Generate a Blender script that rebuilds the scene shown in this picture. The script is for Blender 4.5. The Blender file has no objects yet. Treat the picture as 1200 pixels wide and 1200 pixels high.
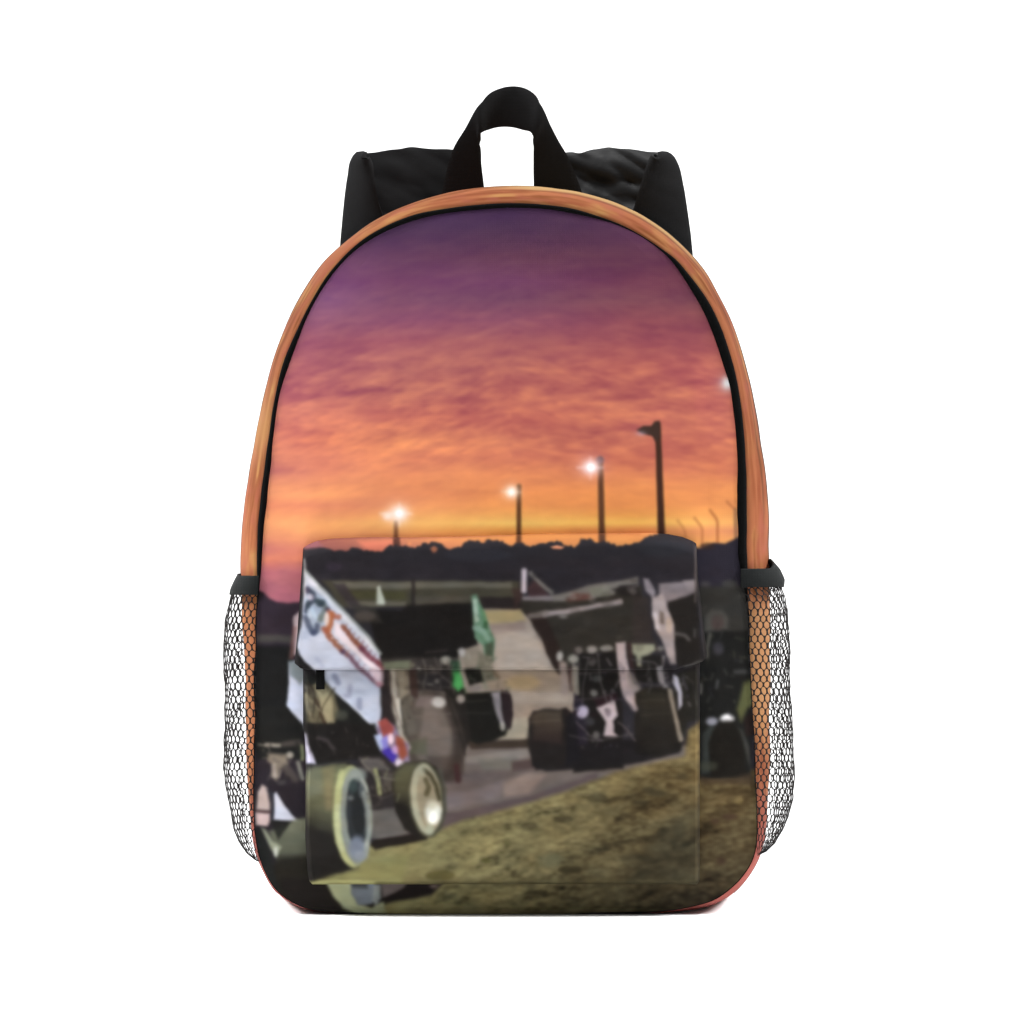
import numpy as np
OX,OY,CW,CH=270,205,650,880
PR=1            # canvas samples per photo pixel
rs=np.random.RandomState
def vnoise(x,y,seed=0):
    """smooth value noise on a lattice, vectorised"""
    g=rs(seed).rand(256,256)
    xi=np.floor(x).astype(int); yi=np.floor(y).astype(int)
    fx=x-xi; fy=y-yi
    fx=fx*fx*(3-2*fx); fy=fy*fy*(3-2*fy)
    a=g[yi%256,xi%256]; b=g[yi%256,(xi+1)%256]; c=g[(yi+1)%256,xi%256]; d=g[(yi+1)%256,(xi+1)%256]
    return (a*(1-fx)+b*fx)*(1-fy)+(c*(1-fx)+d*fx)*fy
def fbm(x,y,seed=0,o=4,g=0.5):
    s=0;t=0;a=1
    for i in range(o):
        s=s+a*vnoise(x*2**i+17.3*i,y*2**i+9.1*i,seed+i); t+=a; a*=g
    return s/t-0.5
YY,XX=np.mgrid[0:CH*PR,0:CW*PR].astype(np.float64)
XX=XX/PR+OX; YY=YY/PR+OY
def C(c): return np.array(c,float)/255.0
class Canvas:
    def __init__(s): s.im=np.zeros((CH*PR,CW*PR,3))
    def box(s,x0,y0,x1,y1,m):
        a=int(max(0,(x0-m-OX)*PR)); b=int(min(CW*PR,(x1+m-OX)*PR+1)); c=int(max(0,(y0-m-OY)*PR)); d=int(min(CH*PR,(y1+m-OY)*PR+1))
        return slice(c,max(c,d)),slice(a,max(a,b))
    def put(s,sl,m,col,a):
        m=(m*a)[...,None]
        s.im[sl]=s.im[sl]*(1-m)+col*m
    def poly(s,pts,col,blur=3.0,a=1.0,col2=None,ax='y'):
        P=np.array(pts,float); sl=s.box(P[:,0].min(),P[:,1].min(),P[:,0].max(),P[:,1].max(),blur+1)
        x=XX[sl]; y=YY[sl]
        if x.size==0: return
        d=np.full(x.shape,1e9); ins=np.zeros(x.shape,bool)
        for i in range(len(P)):
            ax_,ay=P[i-1]; bx,by=P[i]
            dx,dy=bx-ax_,by-ay; L=dx*dx+dy*dy+1e-9
            t=np.clip(((x-ax_)*dx+(y-ay)*dy)/L,0,1)
            d=np.minimum(d,(x-ax_-t*dx)**2+(y-ay-t*dy)**2)
            c=((ay>y)!=(by>y))
            with np.errstate(divide='ignore',invalid='ignore'):
                xc=ax_+(y-ay)*dx/(dy if dy!=0 else 1e-9)
            ins^=(c&(x<xc))
        d=np.sqrt(d); sd=np.where(ins,d,-d)
        m=np.clip(0.5+sd/blur,0,1); m=m*m*(3-2*m)
        col=C(col)
        if col2 is not None:
            k=1 if ax=='y' else 0; v=y if ax=='y' else x
            t=np.clip((v-P[:,k].min())/(P[:,k].max()-P[:,k].min()),0,1)[...,None]
            col=col*(1-t)+C(col2)*t
        s.put(sl,m,col,a)
    def line(s,pts,w,col,blur=2.5,a=1.0,w2=None):
        P=np.array(pts,float); sl=s.box(P[:,0].min(),P[:,1].min(),P[:,0].max(),P[:,1].max(),w+blur+1)
        x=XX[sl]; y=YY[sl]
        if x.size==0: return
        m=np.zeros(x.shape); n=len(P)-1
        for i in range(n):
            ax_,ay=P[i]; bx,by=P[i+1]; dx,dy=bx-ax_,by-ay; L=dx*dx+dy*dy+1e-9
            t=np.clip(((x-ax_)*dx+(y-ay)*dy)/L,0,1)
            ww=w if w2 is None else w+(w2-w)*(i+t)/n
            d=np.sqrt((x-ax_-t*dx)**2+(y-ay-t*dy)**2)
            m=np.maximum(m,np.clip(0.5+(ww/2-d)/blur,0,1))
        s.put(sl,m*m*(3-2*m),C(col),a)
    def ell(s,cx,cy,rx,ry,col,blur=3.0,a=1.0,rot=0.0):
        r=max(rx,ry); sl=s.box(cx-r,cy-r,cx+r,cy+r,blur+1); x=XX[sl]-cx; y=YY[sl]-cy
        if x.size==0: return
        c,sn=np.cos(np.radians(rot)),np.sin(np.radians(rot)); u=x*c+y*sn; v=-x*sn+y*c
        q=np.sqrt((u/rx)**2+(v/ry)**2)+1e-9
        d=(1-q)*min(rx,ry) if min(rx,ry)*2>max(rx,ry) else (1-q)*np.sqrt(u*u+v*v+.25)/q
        m=np.clip(0.5+d/blur,0,1); s.put(sl,m*m*(3-2*m),C(col),a)
    def glow(s,cx,cy,rx,ry,col,a=1.0):
        r=3*max(rx,ry); sl=s.box(cx-r,cy-r,cx+r,cy+r,1); x=(XX[sl]-cx)/rx; y=(YY[sl]-cy)/ry
        if x.size==0: return
        s.put(sl,np.exp(-(x*x+y*y)),C(col),a)

SX=[310,380,460,600,740,860]
SKY=[
(230,[(92,66,98),(84,60,92),(78,55,84),(72,50,80),(72,46,72),(78,48,68)]),
(265,[(98,68,106),(90,64,98),(82,58,86),(76,52,78),(80,50,74),(84,52,72)]),
(300,[(116,76,114),(112,72,108),(98,62,90),(98,60,80),(96,56,76),(98,56,72)]),
(330,[(126,80,118),(122,76,112),(114,68,98),(112,66,96),(112,62,82),(110,62,76)]),
(350,[(128,82,118),(124,80,116),(126,80,104),(118,74,96),(124,74,86),(114,66,78)]),
(375,[(140,86,114),(136,84,110),(140,84,106),(138,80,100),(144,80,88),(126,68,78)]),
(400,[(156,90,110),(154,90,104),(158,90,100),(160,92,96),(156,86,90),(148,80,84)]),
(430,[(168,96,106),(168,98,102),(172,102,100),(176,102,96),(176,98,90),(166,90,88)]),
(460,[(174,100,106),(176,102,100),(180,106,98),(182,104,94),(180,102,90),(176,98,90)]),
(490,[(190,112,102),(188,108,98),(192,110,96),(188,106,92),(186,106,90),(180,102,90)]),
(515,[(206,124,104),(204,120,96),(204,122,94),(194,114,92),(190,110,90),(186,106,88)]),
(535,[(192,116,100),(200,118,98),(212,128,98),(206,122,94),(194,112,88),(192,112,86)]),
(552,[(178,106,100),(200,120,98),(214,132,98),(214,132,92),(204,122,88),(202,122,88)]),
(568,[(212,136,102),(218,140,100),(216,136,96),(220,138,90),(214,134,86),(208,132,86)]),
(580,[(222,146,104),(222,146,102),(216,136,98),(224,142,88),(218,138,84),(212,136,84)]),
(593,[(208,126,96),(206,126,96),(222,146,102),(228,150,90),(220,142,84),(212,138,84)]),
(604,[(218,142,100),(218,142,98),(230,160,102),(234,170,98),(228,160,86),(218,148,88)]),
(613,[(224,152,106),(230,160,104),(236,176,108),(243,202,114),(240,190,100),(224,162,96)]),
(622,[(216,144,102),(234,162,106),(234,168,104),(234,166,90),(224,146,88),(208,136,94)]),
(632,[(204,130,100),(226,152,104),(224,150,104),(226,148,88),(226,150,86),(214,150,92)]),
(644,[(184,110,100),(204,124,98),(206,126,102),(220,142,92),(222,150,90),(216,156,94)]),
(656,[(196,118,96),(200,118,96),(196,116,100),(210,140,90),(200,130,90),(200,130,90)]),
(670,[(156,92,100),(158,92,98),(150,90,98),(150,90,98),(150,90,98),(150,90,98)]),
(715,[(146,88,100),(150,86,98),(150,90,98),(150,90,98),(150,90,98),(150,90,98)]),
(1100,[(40,38,42)]*6)]
def sky(c):
    ys=np.array([r[0] for r in SKY],float); T=np.array([r[1] for r in SKY],float)/255
    wob=6*fbm(XX/120,YY/30,5,3)*np.clip((YY-260)/120,0,1)*np.clip((640-YY)/60,0,1)
    yy=YY+wob
    for k in range(3):
        rows=np.stack([np.interp(yy,ys,T[:,j,k]) for j in range(len(SX))],-1)
        i=np.clip(np.searchsorted(SX,XX.ravel()).reshape(XX.shape)-1,0,len(SX)-2)
        sx=np.array(SX,float); t=np.clip((XX-sx[i])/(sx[i+1]-sx[i]),0,1)
        a=np.take_along_axis(rows,i[...,None],-1)[...,0]; b=np.take_along_axis(rows,(i+1)[...,None],-1)[...,0]
        c.im[...,k]=a*(1-t)+b*t
    sl=YY+0.10*(XX-600)*np.where(XX<600,1,0.3)
    n1=fbm(XX/62,sl/13,11,4,0.55); n2=fbm(XX/26,sl/7.0,31,3); n3=fbm(XX/130,sl/36,51,2)
    amp=np.interp(YY,[240,330,400,440,520,560,610,640,700],[.10,.25,.45,.85,.85,.42,.25,.25,.2])
    n4=fbm(XX/15+3*n1,(YY+0.35*XX*np.where(XX<600,1,-.4))/5.5,131,2)
    n=(n1*0.75+n2*0.52+n3*0.5+n4*0.38)*amp*0.9
    lit=np.stack([n*0.34,n*0.30,n*0.10],-1); c.im+=lit
    c.im=np.clip(c.im,0,1)
def grass(c,poly,blur=4):
    """dirt bank with clods; colour from broad tones plus speckle"""
    g=Canvas()
    t=np.clip((XX-420)/400,0,1); v=np.clip((YY-880)/180,0,1)
    A=C((124,119,82))*(1-t)[...,None]+C((90,75,46))*t[...,None]
    B=C((122,116,76))*(1-t)[...,None]+C((56,48,34))*t[...,None]
    g.im=A*(1-v)[...,None]+B*v[...,None]
    sl=YY+0.25*(XX-600)
    n=fbm(XX/26,sl/8,71,4,0.68); n2=fbm(XX/70,sl/24,77,3); n3=fbm(XX/7,YY/3.2,79,2)
    amp=np.clip((XX-400)/180,0.25,1)
    m=(n*0.42+n2*0.26+n3*0.30)*amp
    g.im=np.clip((g.im+m[...,None]*np.array([.56,.53,.38])),0.07,1); g.im=(g.im*0.9+0.1*g.im.mean(-1,keepdims=True))*(1-0.16*np.clip((YY-960)/90,0,1)*np.clip((XX-600)/150,0,1))[...,None]
    dk=np.clip((-n-0.10)*4,0,1)*amp*np.clip((YY-900)/50,0,1)
    g.im=g.im*(1-0.5*dk[...,None])
    mk=Canvas(); mk.poly(poly,(255,255,255),blur)
    k=mk.im[...,:1]; c.im=c.im*(1-k)+g.im*k

def clutter(c,poly,n,seed,pal,sz=(3,9),a=(.25,.6),ang=None):
    """small machine parts: short soft strokes and dots inside a polygon"""
    r=rs(seed); P=np.array(poly,float); x0,y0=P.min(0); x1,y1=P.max(0); k=0
    while k<n:
        x=r.uniform(x0,x1); y=r.uniform(y0,y1); ins=False
        for i in range(len(P)):
            ax,ay=P[i-1]; bx,by=P[i]
            if (ay>y)!=(by>y) and x<ax+(y-ay)*(bx-ax)/(by-ay): ins=not ins
        if not ins: continue
        k+=1; L=r.uniform(*sz); t=r.choice([0.1,1.5,1.1,-0.5,1.9]) if ang is None else ang+r.uniform(-.3,.3)
        col=pal[r.randint(len(pal))]; al=r.uniform(*a)
        if r.rand()<.35: c.ell(x,y,L*.3,L*.3,col,3,al)
        else: c.line([(x-L/2*np.cos(t),y-L/2*np.sin(t)),(x+L/2*np.cos(t),y+L/2*np.sin(t))],r.uniform(1.2,2.8),col,2.6,al)
def paint_panel():
    c=Canvas(); sky(c)
    # lamps and poles standing in the printed sky
    c.line([(464,612),(464,660)],4.5,(96,60,44),3.5,.8)
    c.glow(466,603,13,12,(250,210,180),.75); c.glow(454,605,6,5,(250,232,222),.9); c.glow(468,602,9,8.5,(252,248,246),1); c.line([(446,602),(482,602)],1.5,(250,240,230),6,.5); c.line([(468,590),(468,616)],1.5,(250,236,224),6,.5); c.ell(468,602,4,4,(255,255,255),6)
    c.line([(608,570),(608,640)],5.2,(84,56,38),3.2,.95)
    c.glow(599,577,10,9,(250,200,160),.7); c.glow(599.5,576.5,6.5,6.5,(252,246,236),1); c.line([(588,576),(610,577)],1.2,(250,236,214),5,.4); c.ell(599.5,576.5,3,3,(255,253,248),5)
    c.line([(703.5,538),(705.5,640)],6.2,(88,58,42),3.2,.97,7.4); c.ell(703,539,5,4.5,(110,90,100),4,.8)
    c.glow(692,548,14,12,(232,170,160),.7); c.glow(692.5,547.5,8.5,7.5,(248,242,246),1); c.line([(677,548),(706,548)],1.5,(244,226,230),6,.5); c.line([(692,536),(692,561)],1.5,(240,214,214),6,.4); c.ell(692.5,547.5,4,4,(255,255,255),6)
    c.line([(771,497),(775.5,640)],6.4,(62,40,32),2.8,1,8.6)
    c.poly([(746,504),(754,499),(763,499),(767,494),(773,493),(773,512),(769,519),(764,511),(752,508)],(62,46,40),3)
    c.glow(751,508,6,3,(170,160,180),.5)
    c.glow(851,450,10,9,(190,170,170),.6); c.glow(853,449,6,7,(224,230,230),1)
    # leaning fence posts on the right
    for x0,t,o in ((823,607,.45),(841,598,.6),(803,610,.3)):
        c.line([(x0-9,t),(x0-2,t+9),(x0,t+14),(x0,640)],3.2,(140,78,48),3.2,o)
    c.line([(852,588),(860,596)],3,(150,84,56),3,.5)
    c.line([(862,598),(863,640)],5,(120,90,70),4,.6)
    # low trees, left strip and right strip
    c.poly([(290,690),(303,692),(309,694),(315,701),(324,706),(340,707),(360,703),(360,1080),(290,1080)],(44,36,44),4,1,(30,28,30))
    c.poly([(290,690),(303,692),(309,695),(303,704),(290,704)],(30,26,28),3)
    c.poly([(812,641),(822,642),(836,636),(850,637),(866,629),(900,629),(900,1080),(812,1080)],(40,37,46),4,1,(30,29,30))
    c.ell(829,640,9,4,(48,36,34),4,.7)
    c.poly([(300,744),(345,744),(343,753),(300,753)],(64,62,58),6,.8)
    c.poly([(295,757),(345,757),(340,880),(295,880)],(24,24,24),6)
    # pale wing edge beside the pocket
    c.poly([(344,722),(352,716),(360,716),(360,770),(344,768)],(176,158,160),4,.95)
    c.poly([(343,734),(348,734),(344,772),(338,772)],(120,84,80),4,.6)
    c.poly([(338,776),(348,774),(360,790),(360,858),(350,848),(336,828),(339,800)],(176,180,196),3.5)
    c.poly([(338,774),(350,776),(362,790),(352,802),(340,790)],(96,104,104),5,.8)
    c.poly([(336,828),(356,850),(356,890),(300,890),(300,828)],(26,26,25),4)
    # engine clutter under it
    c.line([(312,873),(328,873)],4.5,(140,134,124),4,.9); c.poly([(314,882),(336,884),(338,896),(328,902),(325,914),(317,910),(320,897),(313,892)],(112,102,90),6,.95)
    c.line([(321,898),(322,909)],6,(140,130,122),5,.8); c.ell(340,885,4,4,(150,142,130),4,.9)
    c.line([(334,872),(350,870)],7,(78,72,68),6,.7); c.line([(335,900),(346,912)],9,(70,64,60),6,.8)
    c.line([(354,874),(354,890)],4,(120,124,92),4,.9); c.line([(349,894),(355,912)],4.5,(120,118,108),4,.9)
    c.ell(330,917,5,3,(60,58,58),4,.7)
    c.poly([(302,928),(307,920),(313,924),(317,942),(316,950),(300,950)],(166,150,144),4.5,.95)
    c.poly([(299,952),(316,953),(317,962),(314,968),(299,967)],(176,154,150),4,.95)
    c.line([(299,951),(317,951)],3,(70,50,50),3,.8)
    c.poly([(321,930),(324,928),(332,942),(348,961),(350,963),(321,961)],(176,178,190),3.5,.98)
    c.poly([(312,925),(321,928),(321,962),(317,962),(317,935)],(40,40,46),3,.7)
    c.poly([(316,975),(332,968),(346,960),(370,958),(370,1078),(320,1078),(326,1010)],(96,98,82),7,1,(24,23,20))
    c.poly([(328,1004),(370,1002),(370,1078),(300,1078),(316,1020)],(28,26,22),12,.95)
    c.poly([(318,962),(342,962),(334,974),(326,984)],(28,28,26),5,.9)
    c.poly([(306,970),(311,972),(320,986),(330,992),(324,1005),(318,996)],(128,132,112),4.5,.9)
    c.ell(323,998,2.6,6,(164,166,156),4,.9)
    c.poly([(296,972),(305,972),(318,1000),(324,1030),(340,1078),(296,1078)],(28,29,28),5,.95)
    clutter(c,[(306,868),(352,868),(352,925),(312,918)],26,5,[(120,112,98),(30,28,27),(90,84,78),(60,55,50),(150,142,128)])
    # lower strip: wheel foot, shadow and dirt bank
    c.poly([(330,1030),(600,1030),(600,1090),(330,1090)],(27,24,22),6)
    grass(c,[(425,1075),(455,1058),(505,1049),(520,1035),(556,1018),(700,930),(820,912),(850,912),(880,902),(900,900),(900,1090),(405,1090)],6)
    c.poly([(380,1030),(412,1030),(414,1048),(420,1058),(436,1064),(450,1056),(452,1070),(420,1072),(402,1064),(390,1050)],(134,138,110),5)
    c.poly([(411,1030),(437,1030),(442,1046),(436,1060),(420,1060),(412,1048)],(92,97,104),4); c.poly([(411,1030),(430,1030),(431,1041),(413,1041)],(56,58,60),4)
    c.poly([(438,1036),(446,1036),(446,1056),(440,1062),(436,1056)],(112,116,114),4,.9)
    c.poly([(446,1030),(478,1030),(474,1046),(448,1052)],(80,72,70),5); c.poly([(443,1056),(472,1041),(480,1034),(512,1035),(506,1046),(478,1052),(450,1056)],(24,20,19),4)
    c.ell(508,1038,5,3,(92,80,76),4,.8)
    dv=np.clip((YY-1000)/70,0,1)*np.clip((XX-780)/80,0,1); c.im*= (1-0.18*dv)[...,None]
    # car at the right strip
    c.poly([(818,688),(880,686),(880,742),(818,742)],(43,42,40),5)
    c.ell(827,685,6,4,(62,60,60),5,.7); c.ell(855,684,9,4,(56,56,54),5,.8)
    c.poly([(826,722),(834,714),(846,714),(853,724),(852,736),(826,742)],(66,64,60),6,.9); c.ell(841,730,7,9,(60,46,44),7,.7)
    c.poly([(818,742),(880,738),(880,912),(818,912)],(25,25,24),5)
    c.line([(832,744),(829,760),(829,770)],4,(82,80,74),4,.85); c.ell(842,760,6,8,(54,52,57),6,.8)
    c.line([(862,747),(872,749)],3,(46,48,40),3,.6)
    c.line([(821,802),(821,812)],3.5,(104,102,98),3.5,.8); c.line([(841,798),(840,806)],3.5,(70,70,70),3.5,.7); c.line([(862,787),(874,787)],5,(62,62,62),4,.7)
    c.poly([(871,800),(884,794),(884,826),(876,830),(868,846),(864,832)],(78,80,52),7,.95)
    c.poly([(871,842),(884,832),(884,862),(874,862)],(32,24,22),5,.9)
    c.ell(834,845,7,5,(128,128,138),5,.9); c.ell(852,842,7.5,5,(226,226,230),5)
    c.poly([(824,858),(832,850),(840,852),(831,868),(832,906),(822,908)],(50,54,52),5,.8)
    c.poly([(862,850),(870,856),(878,876),(880,900),(874,880),(866,862)],(66,66,62),5,.7)
    c.ell(851,876,20,32,(24,22,19),6); c.poly([(832,872),(870,870),(876,910),(834,912)],(24,22,19),5)
    c.line([(824,898),(836,898)],10,(58,60,50),6,.6)
    c.poly([(820,909),(836,913),(850,912),(878,906),(884,906),(884,920),(820,918)],(54,44,34),6,.7)
    clutter(c,[(822,744),(874,744),(866,838),(824,838)],30,6,[(60,60,58),(16,16,16),(84,84,78),(44,44,50),(70,68,56)],(3,9),(.2,.5))
    clutter(c,[(820,690),(872,690),(872,742),(822,742)],16,7,[(60,58,54),(34,34,34),(70,66,62)],(4,12),(.15,.4))
    for x,y,rx,ry in ((855,957,9,3),(838,962,5,3),(845,1009,5,4)): c.ell(x,y,rx,ry,(52,38,32),5,.7)
    c.ell(866,939,5,4,(118,102,66),5,.6)
    return c

def paint_pocket():
    c=Canvas(); sky(c)
    # the band of sky on the flap top
    k=Canvas(); k.poly([(335,626),(480,626),(600,622),(600,660),(335,660)],(255,255,255),8); m=k.im[...,:1]*np.clip((520-XX)/160,0,1)[...,None]
    c.im=c.im*(1-m)+C((140,84,80))*m; c.im=c.im*np.where(YY[...,None]<650,0.80,1)
    c.poly([(420,634),(470,632),(452,650),(432,648)],(200,112,88),8,.6)
    c.line([(464,600),(465,648)],6,(60,38,34),3,.9,9)
    c.line([(608,600),(608,645)],6,(74,46,32),3,.95); c.line([(705,600),(705.5,645)],8,(66,44,34),3,.95); c.line([(775,600),(776,640)],9,(44,34,32),3,1)
    T=[(335,644),(362,643),(385,644.5),(400,649),(415,645.5),(432,647),(446,651),(452,644),(459,640),(475,641),(484,647),(492,637),(499,633.5),(508,632.5),(517,636),(522,644),(540,643),(547,634),(555,632),(564,634),(572,629),(580,629.5),(590,634),(600,640),(612,635),(622,640),(635,637),(650,635),(664,638),(674,644),(681,631),(689,630),(697,635),(705,634),(713,632),(722,641),(735,637),(750,632),(762,626),(775,620),(845,620),(845,1060),(335,1060)]
    tx=np.arange(335,846,2.0); tt=[p for p in T if p[1]<660]; ty=np.interp(tx,[p[0] for p in tt],[p[1] for p in tt])
    ty=637.5+(ty-637.5)*0.72; ty=ty+6*fbm(tx/7,tx*0+3,77,3)+4*fbm(tx/3.2,tx*0+5,78,2)*(tx>440)
    c.poly([(335,1060)]+list(zip(tx,ty))+[(845,1060)],(38,36,40),2.6,1)
    c.im*=1
    c.poly([(335,655),(845,655),(845,690),(335,690)],(37,34,38),16,.9)
    c.poly([(504,643),(509,640),(513,643),(511,647),(507,648)],(176,106,76),3,.7); c.poly([(645,641),(652,639),(662,641),(658,643.5),(648,643)],(214,140,106),2.5,.9); c.ell(480,637,2,1.5,(222,140,84),2,.5)
    c.ell(392,664,10,5,(52,44,54),8,.7); c.ell(776,642,30,10,(42,43,48),10,.5); c.ell(560,650,40,8,(42,42,48),12,.6)
    # wall band behind the track
    c.poly([(378,680),(608,681),(608,709),(400,712)],(58,55,46),5); c.poly([(390,682),(600,682),(600,689),(398,690)],(84,81,72),5)
    c.poly([(410,692),(476,692),(476,703),(414,703)],(60,58,40),6,.9); c.poly([(405,705),(476,705),(476,710),(410,712)],(88,84,74),4,.9)
    c.poly([(484,700),(560,698),(540,706),(484,712)],(70,65,58),5,.8)
    c.poly([(390,684),(404,684),(424,712),(410,712)],(46,40,44),6,.8)
    c.line([(484,680),(484,712)],4,(34,30,30),3.5,.9)
    c.poly([(562,700),(612,700),(612,716),(566,715)],(36,31,31),4)
    c.poly([(442,688),(445,686),(451,706),(450,709),(442,708)],(168,172,160),3.5,.95)
    # track surface
    c.poly([(560,714),(618,714),(672,800),(680,960),(480,1000),(480,780),(540,765)],(132,121,112),5)
    c.poly([(566,716),(612,714),(616,728),(575,732)],(134,121,90),6); c.poly([(572,732),(614,728),(618,742),(576,744)],(116,103,98),7,.8)
    c.poly([(580,740),(625,740),(648,785),(580,785)],(150,140,131),10,.9)
    c.poly([(560,786),(690,786),(690,812),(580,812)],(132,117,102),8,.9); c.ell(612,800,20,9,(150,130,98),10,.8)
    c.poly([(596,812),(690,812),(690,824),(600,822)],(146,134,122),7,.8); c.poly([(596,826),(672,824),(672,845),(604,842)],(130,116,104),8,.9)
    c.poly([(585,845),(625,840),(620,868),(585,868)],(140,132,116),6,.9)
    # near road in shade
    c.poly([(470,868),(640,866),(700,880),(845,870),(845,925),(600,960),(440,1006),(440,900)],(92,84,80),6)
    c.poly([(545,868),(622,866),(622,876),(552,878)],(50,42,36),4,.95)
    c.poly([(543,886),(600,880),(618,878),(620,888),(596,892),(545,894)],(112,105,100),5,.9); c.poly([(560,890),(606,888),(604,902),(566,905)],(92,90,84),6,.8)
    c.poly([(600,892),(640,888),(640,900),(600,905)],(66,54,52),6,.9)
    c.poly([(520,905),(600,902),(640,898),(560,925),(500,945)],(84,74,72),8,.8)
    c.poly([(588,918),(620,905),(640,908),(620,930),(592,935)],(120,104,96),9,.85)
    c.poly([(470,935),(560,925),(590,915),(585,935),(520,950),(470,965)],(100,90,90),9,.8)
    c.poly([(480,962),(560,946),(620,932),(700,905),(700,918),(620,946),(540,968),(480,985)],(76,65,66),7,.85)
    # far white car's big foil
    c.poly([(600,690),(612,690),(612,700),(604,712)],(52,38,36),5,.8)
    c.poly([(610,704),(700,690),(752,686),(752,772),(728,775),(700,765),(672,768),(668,790),(655,792),(646,776),(634,748),(622,728),(612,716)],(42,39,35),4)
    c.poly([(616,716),(640,722),(660,770),(655,790),(646,776),(630,742)],(36,27,25),5,.8)
    c.poly([(612,703),(640,705),(664,704),(664,700),(640,697),(612,699)],(112,104,106),4,.9)
    c.poly([(645,698),(668,693),(690,686),(728,680),(748,676),(748,684),(726,687),(720,697),(690,702),(664,704),(650,706)],(98,93,88),4.5,.95)
    c.poly([(664,703),(672,695),(690,696),(694,701),(668,706)],(78,46,40),6,.8)
    c.poly([(690,690),(716,687),(714,698),(694,700)],(100,100,88),5,.7)
    c.poly([(718,690),(746,686),(752,700),(726,698)],(30,26,25),5,.9)
    c.line([(638,720),(668,716),(700,710),(727,705)],6,(134,124,124),4,.95); c.line([(622,722),(640,719)],7,(108,100,96),4.5,.8); c.ell(660,722,5,3,(110,104,102),4,.7)
    c.line([(614,669),(613.5,692)],6.5,(176,166,174),4.5,.95); c.poly([(618,690),(626,680),(636,688),(644,698),(620,699)],(58,42,44),4,.9)
    c.line([(622,672),(634,684),(646,694)],5,(104,100,96),4,.9); c.ell(628,674,6,4,(26,24,24),4,.3)
    c.poly([(742,700),(760,700),(764,745),(776,765),(740,760)],(46,40,38),6,.9)
    # right end plate and bars
    c.poly([(753,677),(760,678),(768,694),(766,702),(757,692)],(116,108,112),4,.95)
    c.poly([(772,684),(814,680),(816,710),(806,704),(792,706),(772,712)],(112,103,105),5,.95); c.poly([(800,680),(815,680),(815,690),(806,692)],(118,110,112),4,.8)
    c.poly([(782,706),(816,694),(822,776),(794,782),(788,740)],(30,27,25),5,.98)
    c.poly([(764,700),(776,696),(784,716),(790,732),(791,756),(792,778),(786,778),(776,752),(768,736),(764,722)],(140,128,126),4)
    c.poly([(765,718),(770,718),(773,738),(768,736)],(178,168,168),4,.9); c.poly([(773,716),(778,718),(778,732),(774,730)],(86,74,66),4,.9); c.ell(784,732,4,9,(160,142,128),4,.8)
    c.line([(791,742),(802,744),(807,750)],4,(84,80,78),4,.8); c.line([(814,738),(814,746)],3.5,(66,64,62),3.5,.7)
    c.poly([(768,775),(776,770),(790,786),(786,800),(770,790)],(28,24,26),4,.7)
    c.poly([(776,768),(780,768),(778,780),(772,784),(772,776)],(124,116,116),3.5,.85)
    # engine bay under the foil
    c.poly([(676,766),(728,764),(730,900),(672,905)],(26,24,23),5); c.poly([(736,768),(776,768),(778,800),(745,800)],(28,26,25),5)
    c.poly([(740,754),(766,755),(768,762),(760,768),(752,770),(752,780),(747,780),(746,768),(740,764)],(132,130,110),5,.95); c.ell(774,760,4,3,(104,100,96),4,.8)
    c.ell(656,769,4,6,(160,156,150),4,.9); c.ell(672,772,6,5,(134,132,124),5,.9); c.line([(660,780),(662,810)],10,(134,120,114),6,.9)
    c.ell(678,762,5,4,(104,96,92),4,.8); c.ell(694,761,6,4,(136,130,126),4,.9); c.ell(711,760,8,3.5,(122,118,114),4,.9); c.ell(694,777,4,4,(70,66,64),4,.8)
    c.line([(674,782),(676,812)],6,(120,115,106),4,.9); c.line([(668,784),(669,808)],4,(56,40,40),3.5,.8)
    c.ell(700,795,6,4,(72,72,70),4,.8); c.ell(696,812,4.5,4,(104,104,102),4,.85)
    c.poly([(672,812),(684,820),(690,880),(672,880)],(34,30,38),5,.9)
    # white bars of the car
    c.poly([(722,754),(733,752),(734,770),(737,786),(741,800),(747,805),(753,816),(752,832),(748,842),(742,828),(733,820),(727,800),(724,778)],(146,132,132),4.5)
    c.poly([(733,786),(742,788),(752,808),(748,812),(738,804)],(120,112,108),5,.7); c.ell(745,822,4,7,(168,142,130),5,.7)
    c.poly([(735,752),(740,754),(744,790),(738,780)],(50,34,34),4,.85)
    c.ell(683,834,6.5,7,(150,142,162),6,.95); c.ell(684,836,3.5,4,(190,184,196),4,.8)
    c.poly([(700,829),(720,821),(723,838),(718,844),(719,858),(723,862),(708,862),(711,846),(706,838)],(172,158,162),4.5,.98); c.ell(713,835,3.5,4,(96,84,92),4,.8)
    c.poly([(696,818),(724,812),(724,821),(700,829)],(38,24,28),5,.8)
    c.ell(699,861,4.5,4.5,(92,88,86),4,.8); c.ell(691,846,6,5,(62,62,66),6,.6)
    # tyres of that car
    c.poly([(619,842),(624,833),(655,831),(664,829),(672,836),(672,898),(628,902),(622,885)],(34,29,28),4)
    c.poly([(622,842),(626,836),(658,834),(658,872),(624,872)],(66,58,50),7,.95,(44,34,33)); 
    c.poly([(622,880),(740,866),(760,880),(790,870),(796,882),(740,896),(640,904),(624,898)],(27,25,26),5,.97)
    c.poly([(744,812),(758,806),(784,806),(790,830),(800,868),(798,880),(760,886),(744,882)],(40,36,30),5,1,(24,22,21))
    c.poly([(788,790),(818,782),(820,842),(806,846),(800,868),(792,840)],(32,30,26),5,.95)
    c.poly([(769,782),(776,780),(779,798),(784,806),(778,808),(772,798)],(136,130,132),4,.9)
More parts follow.
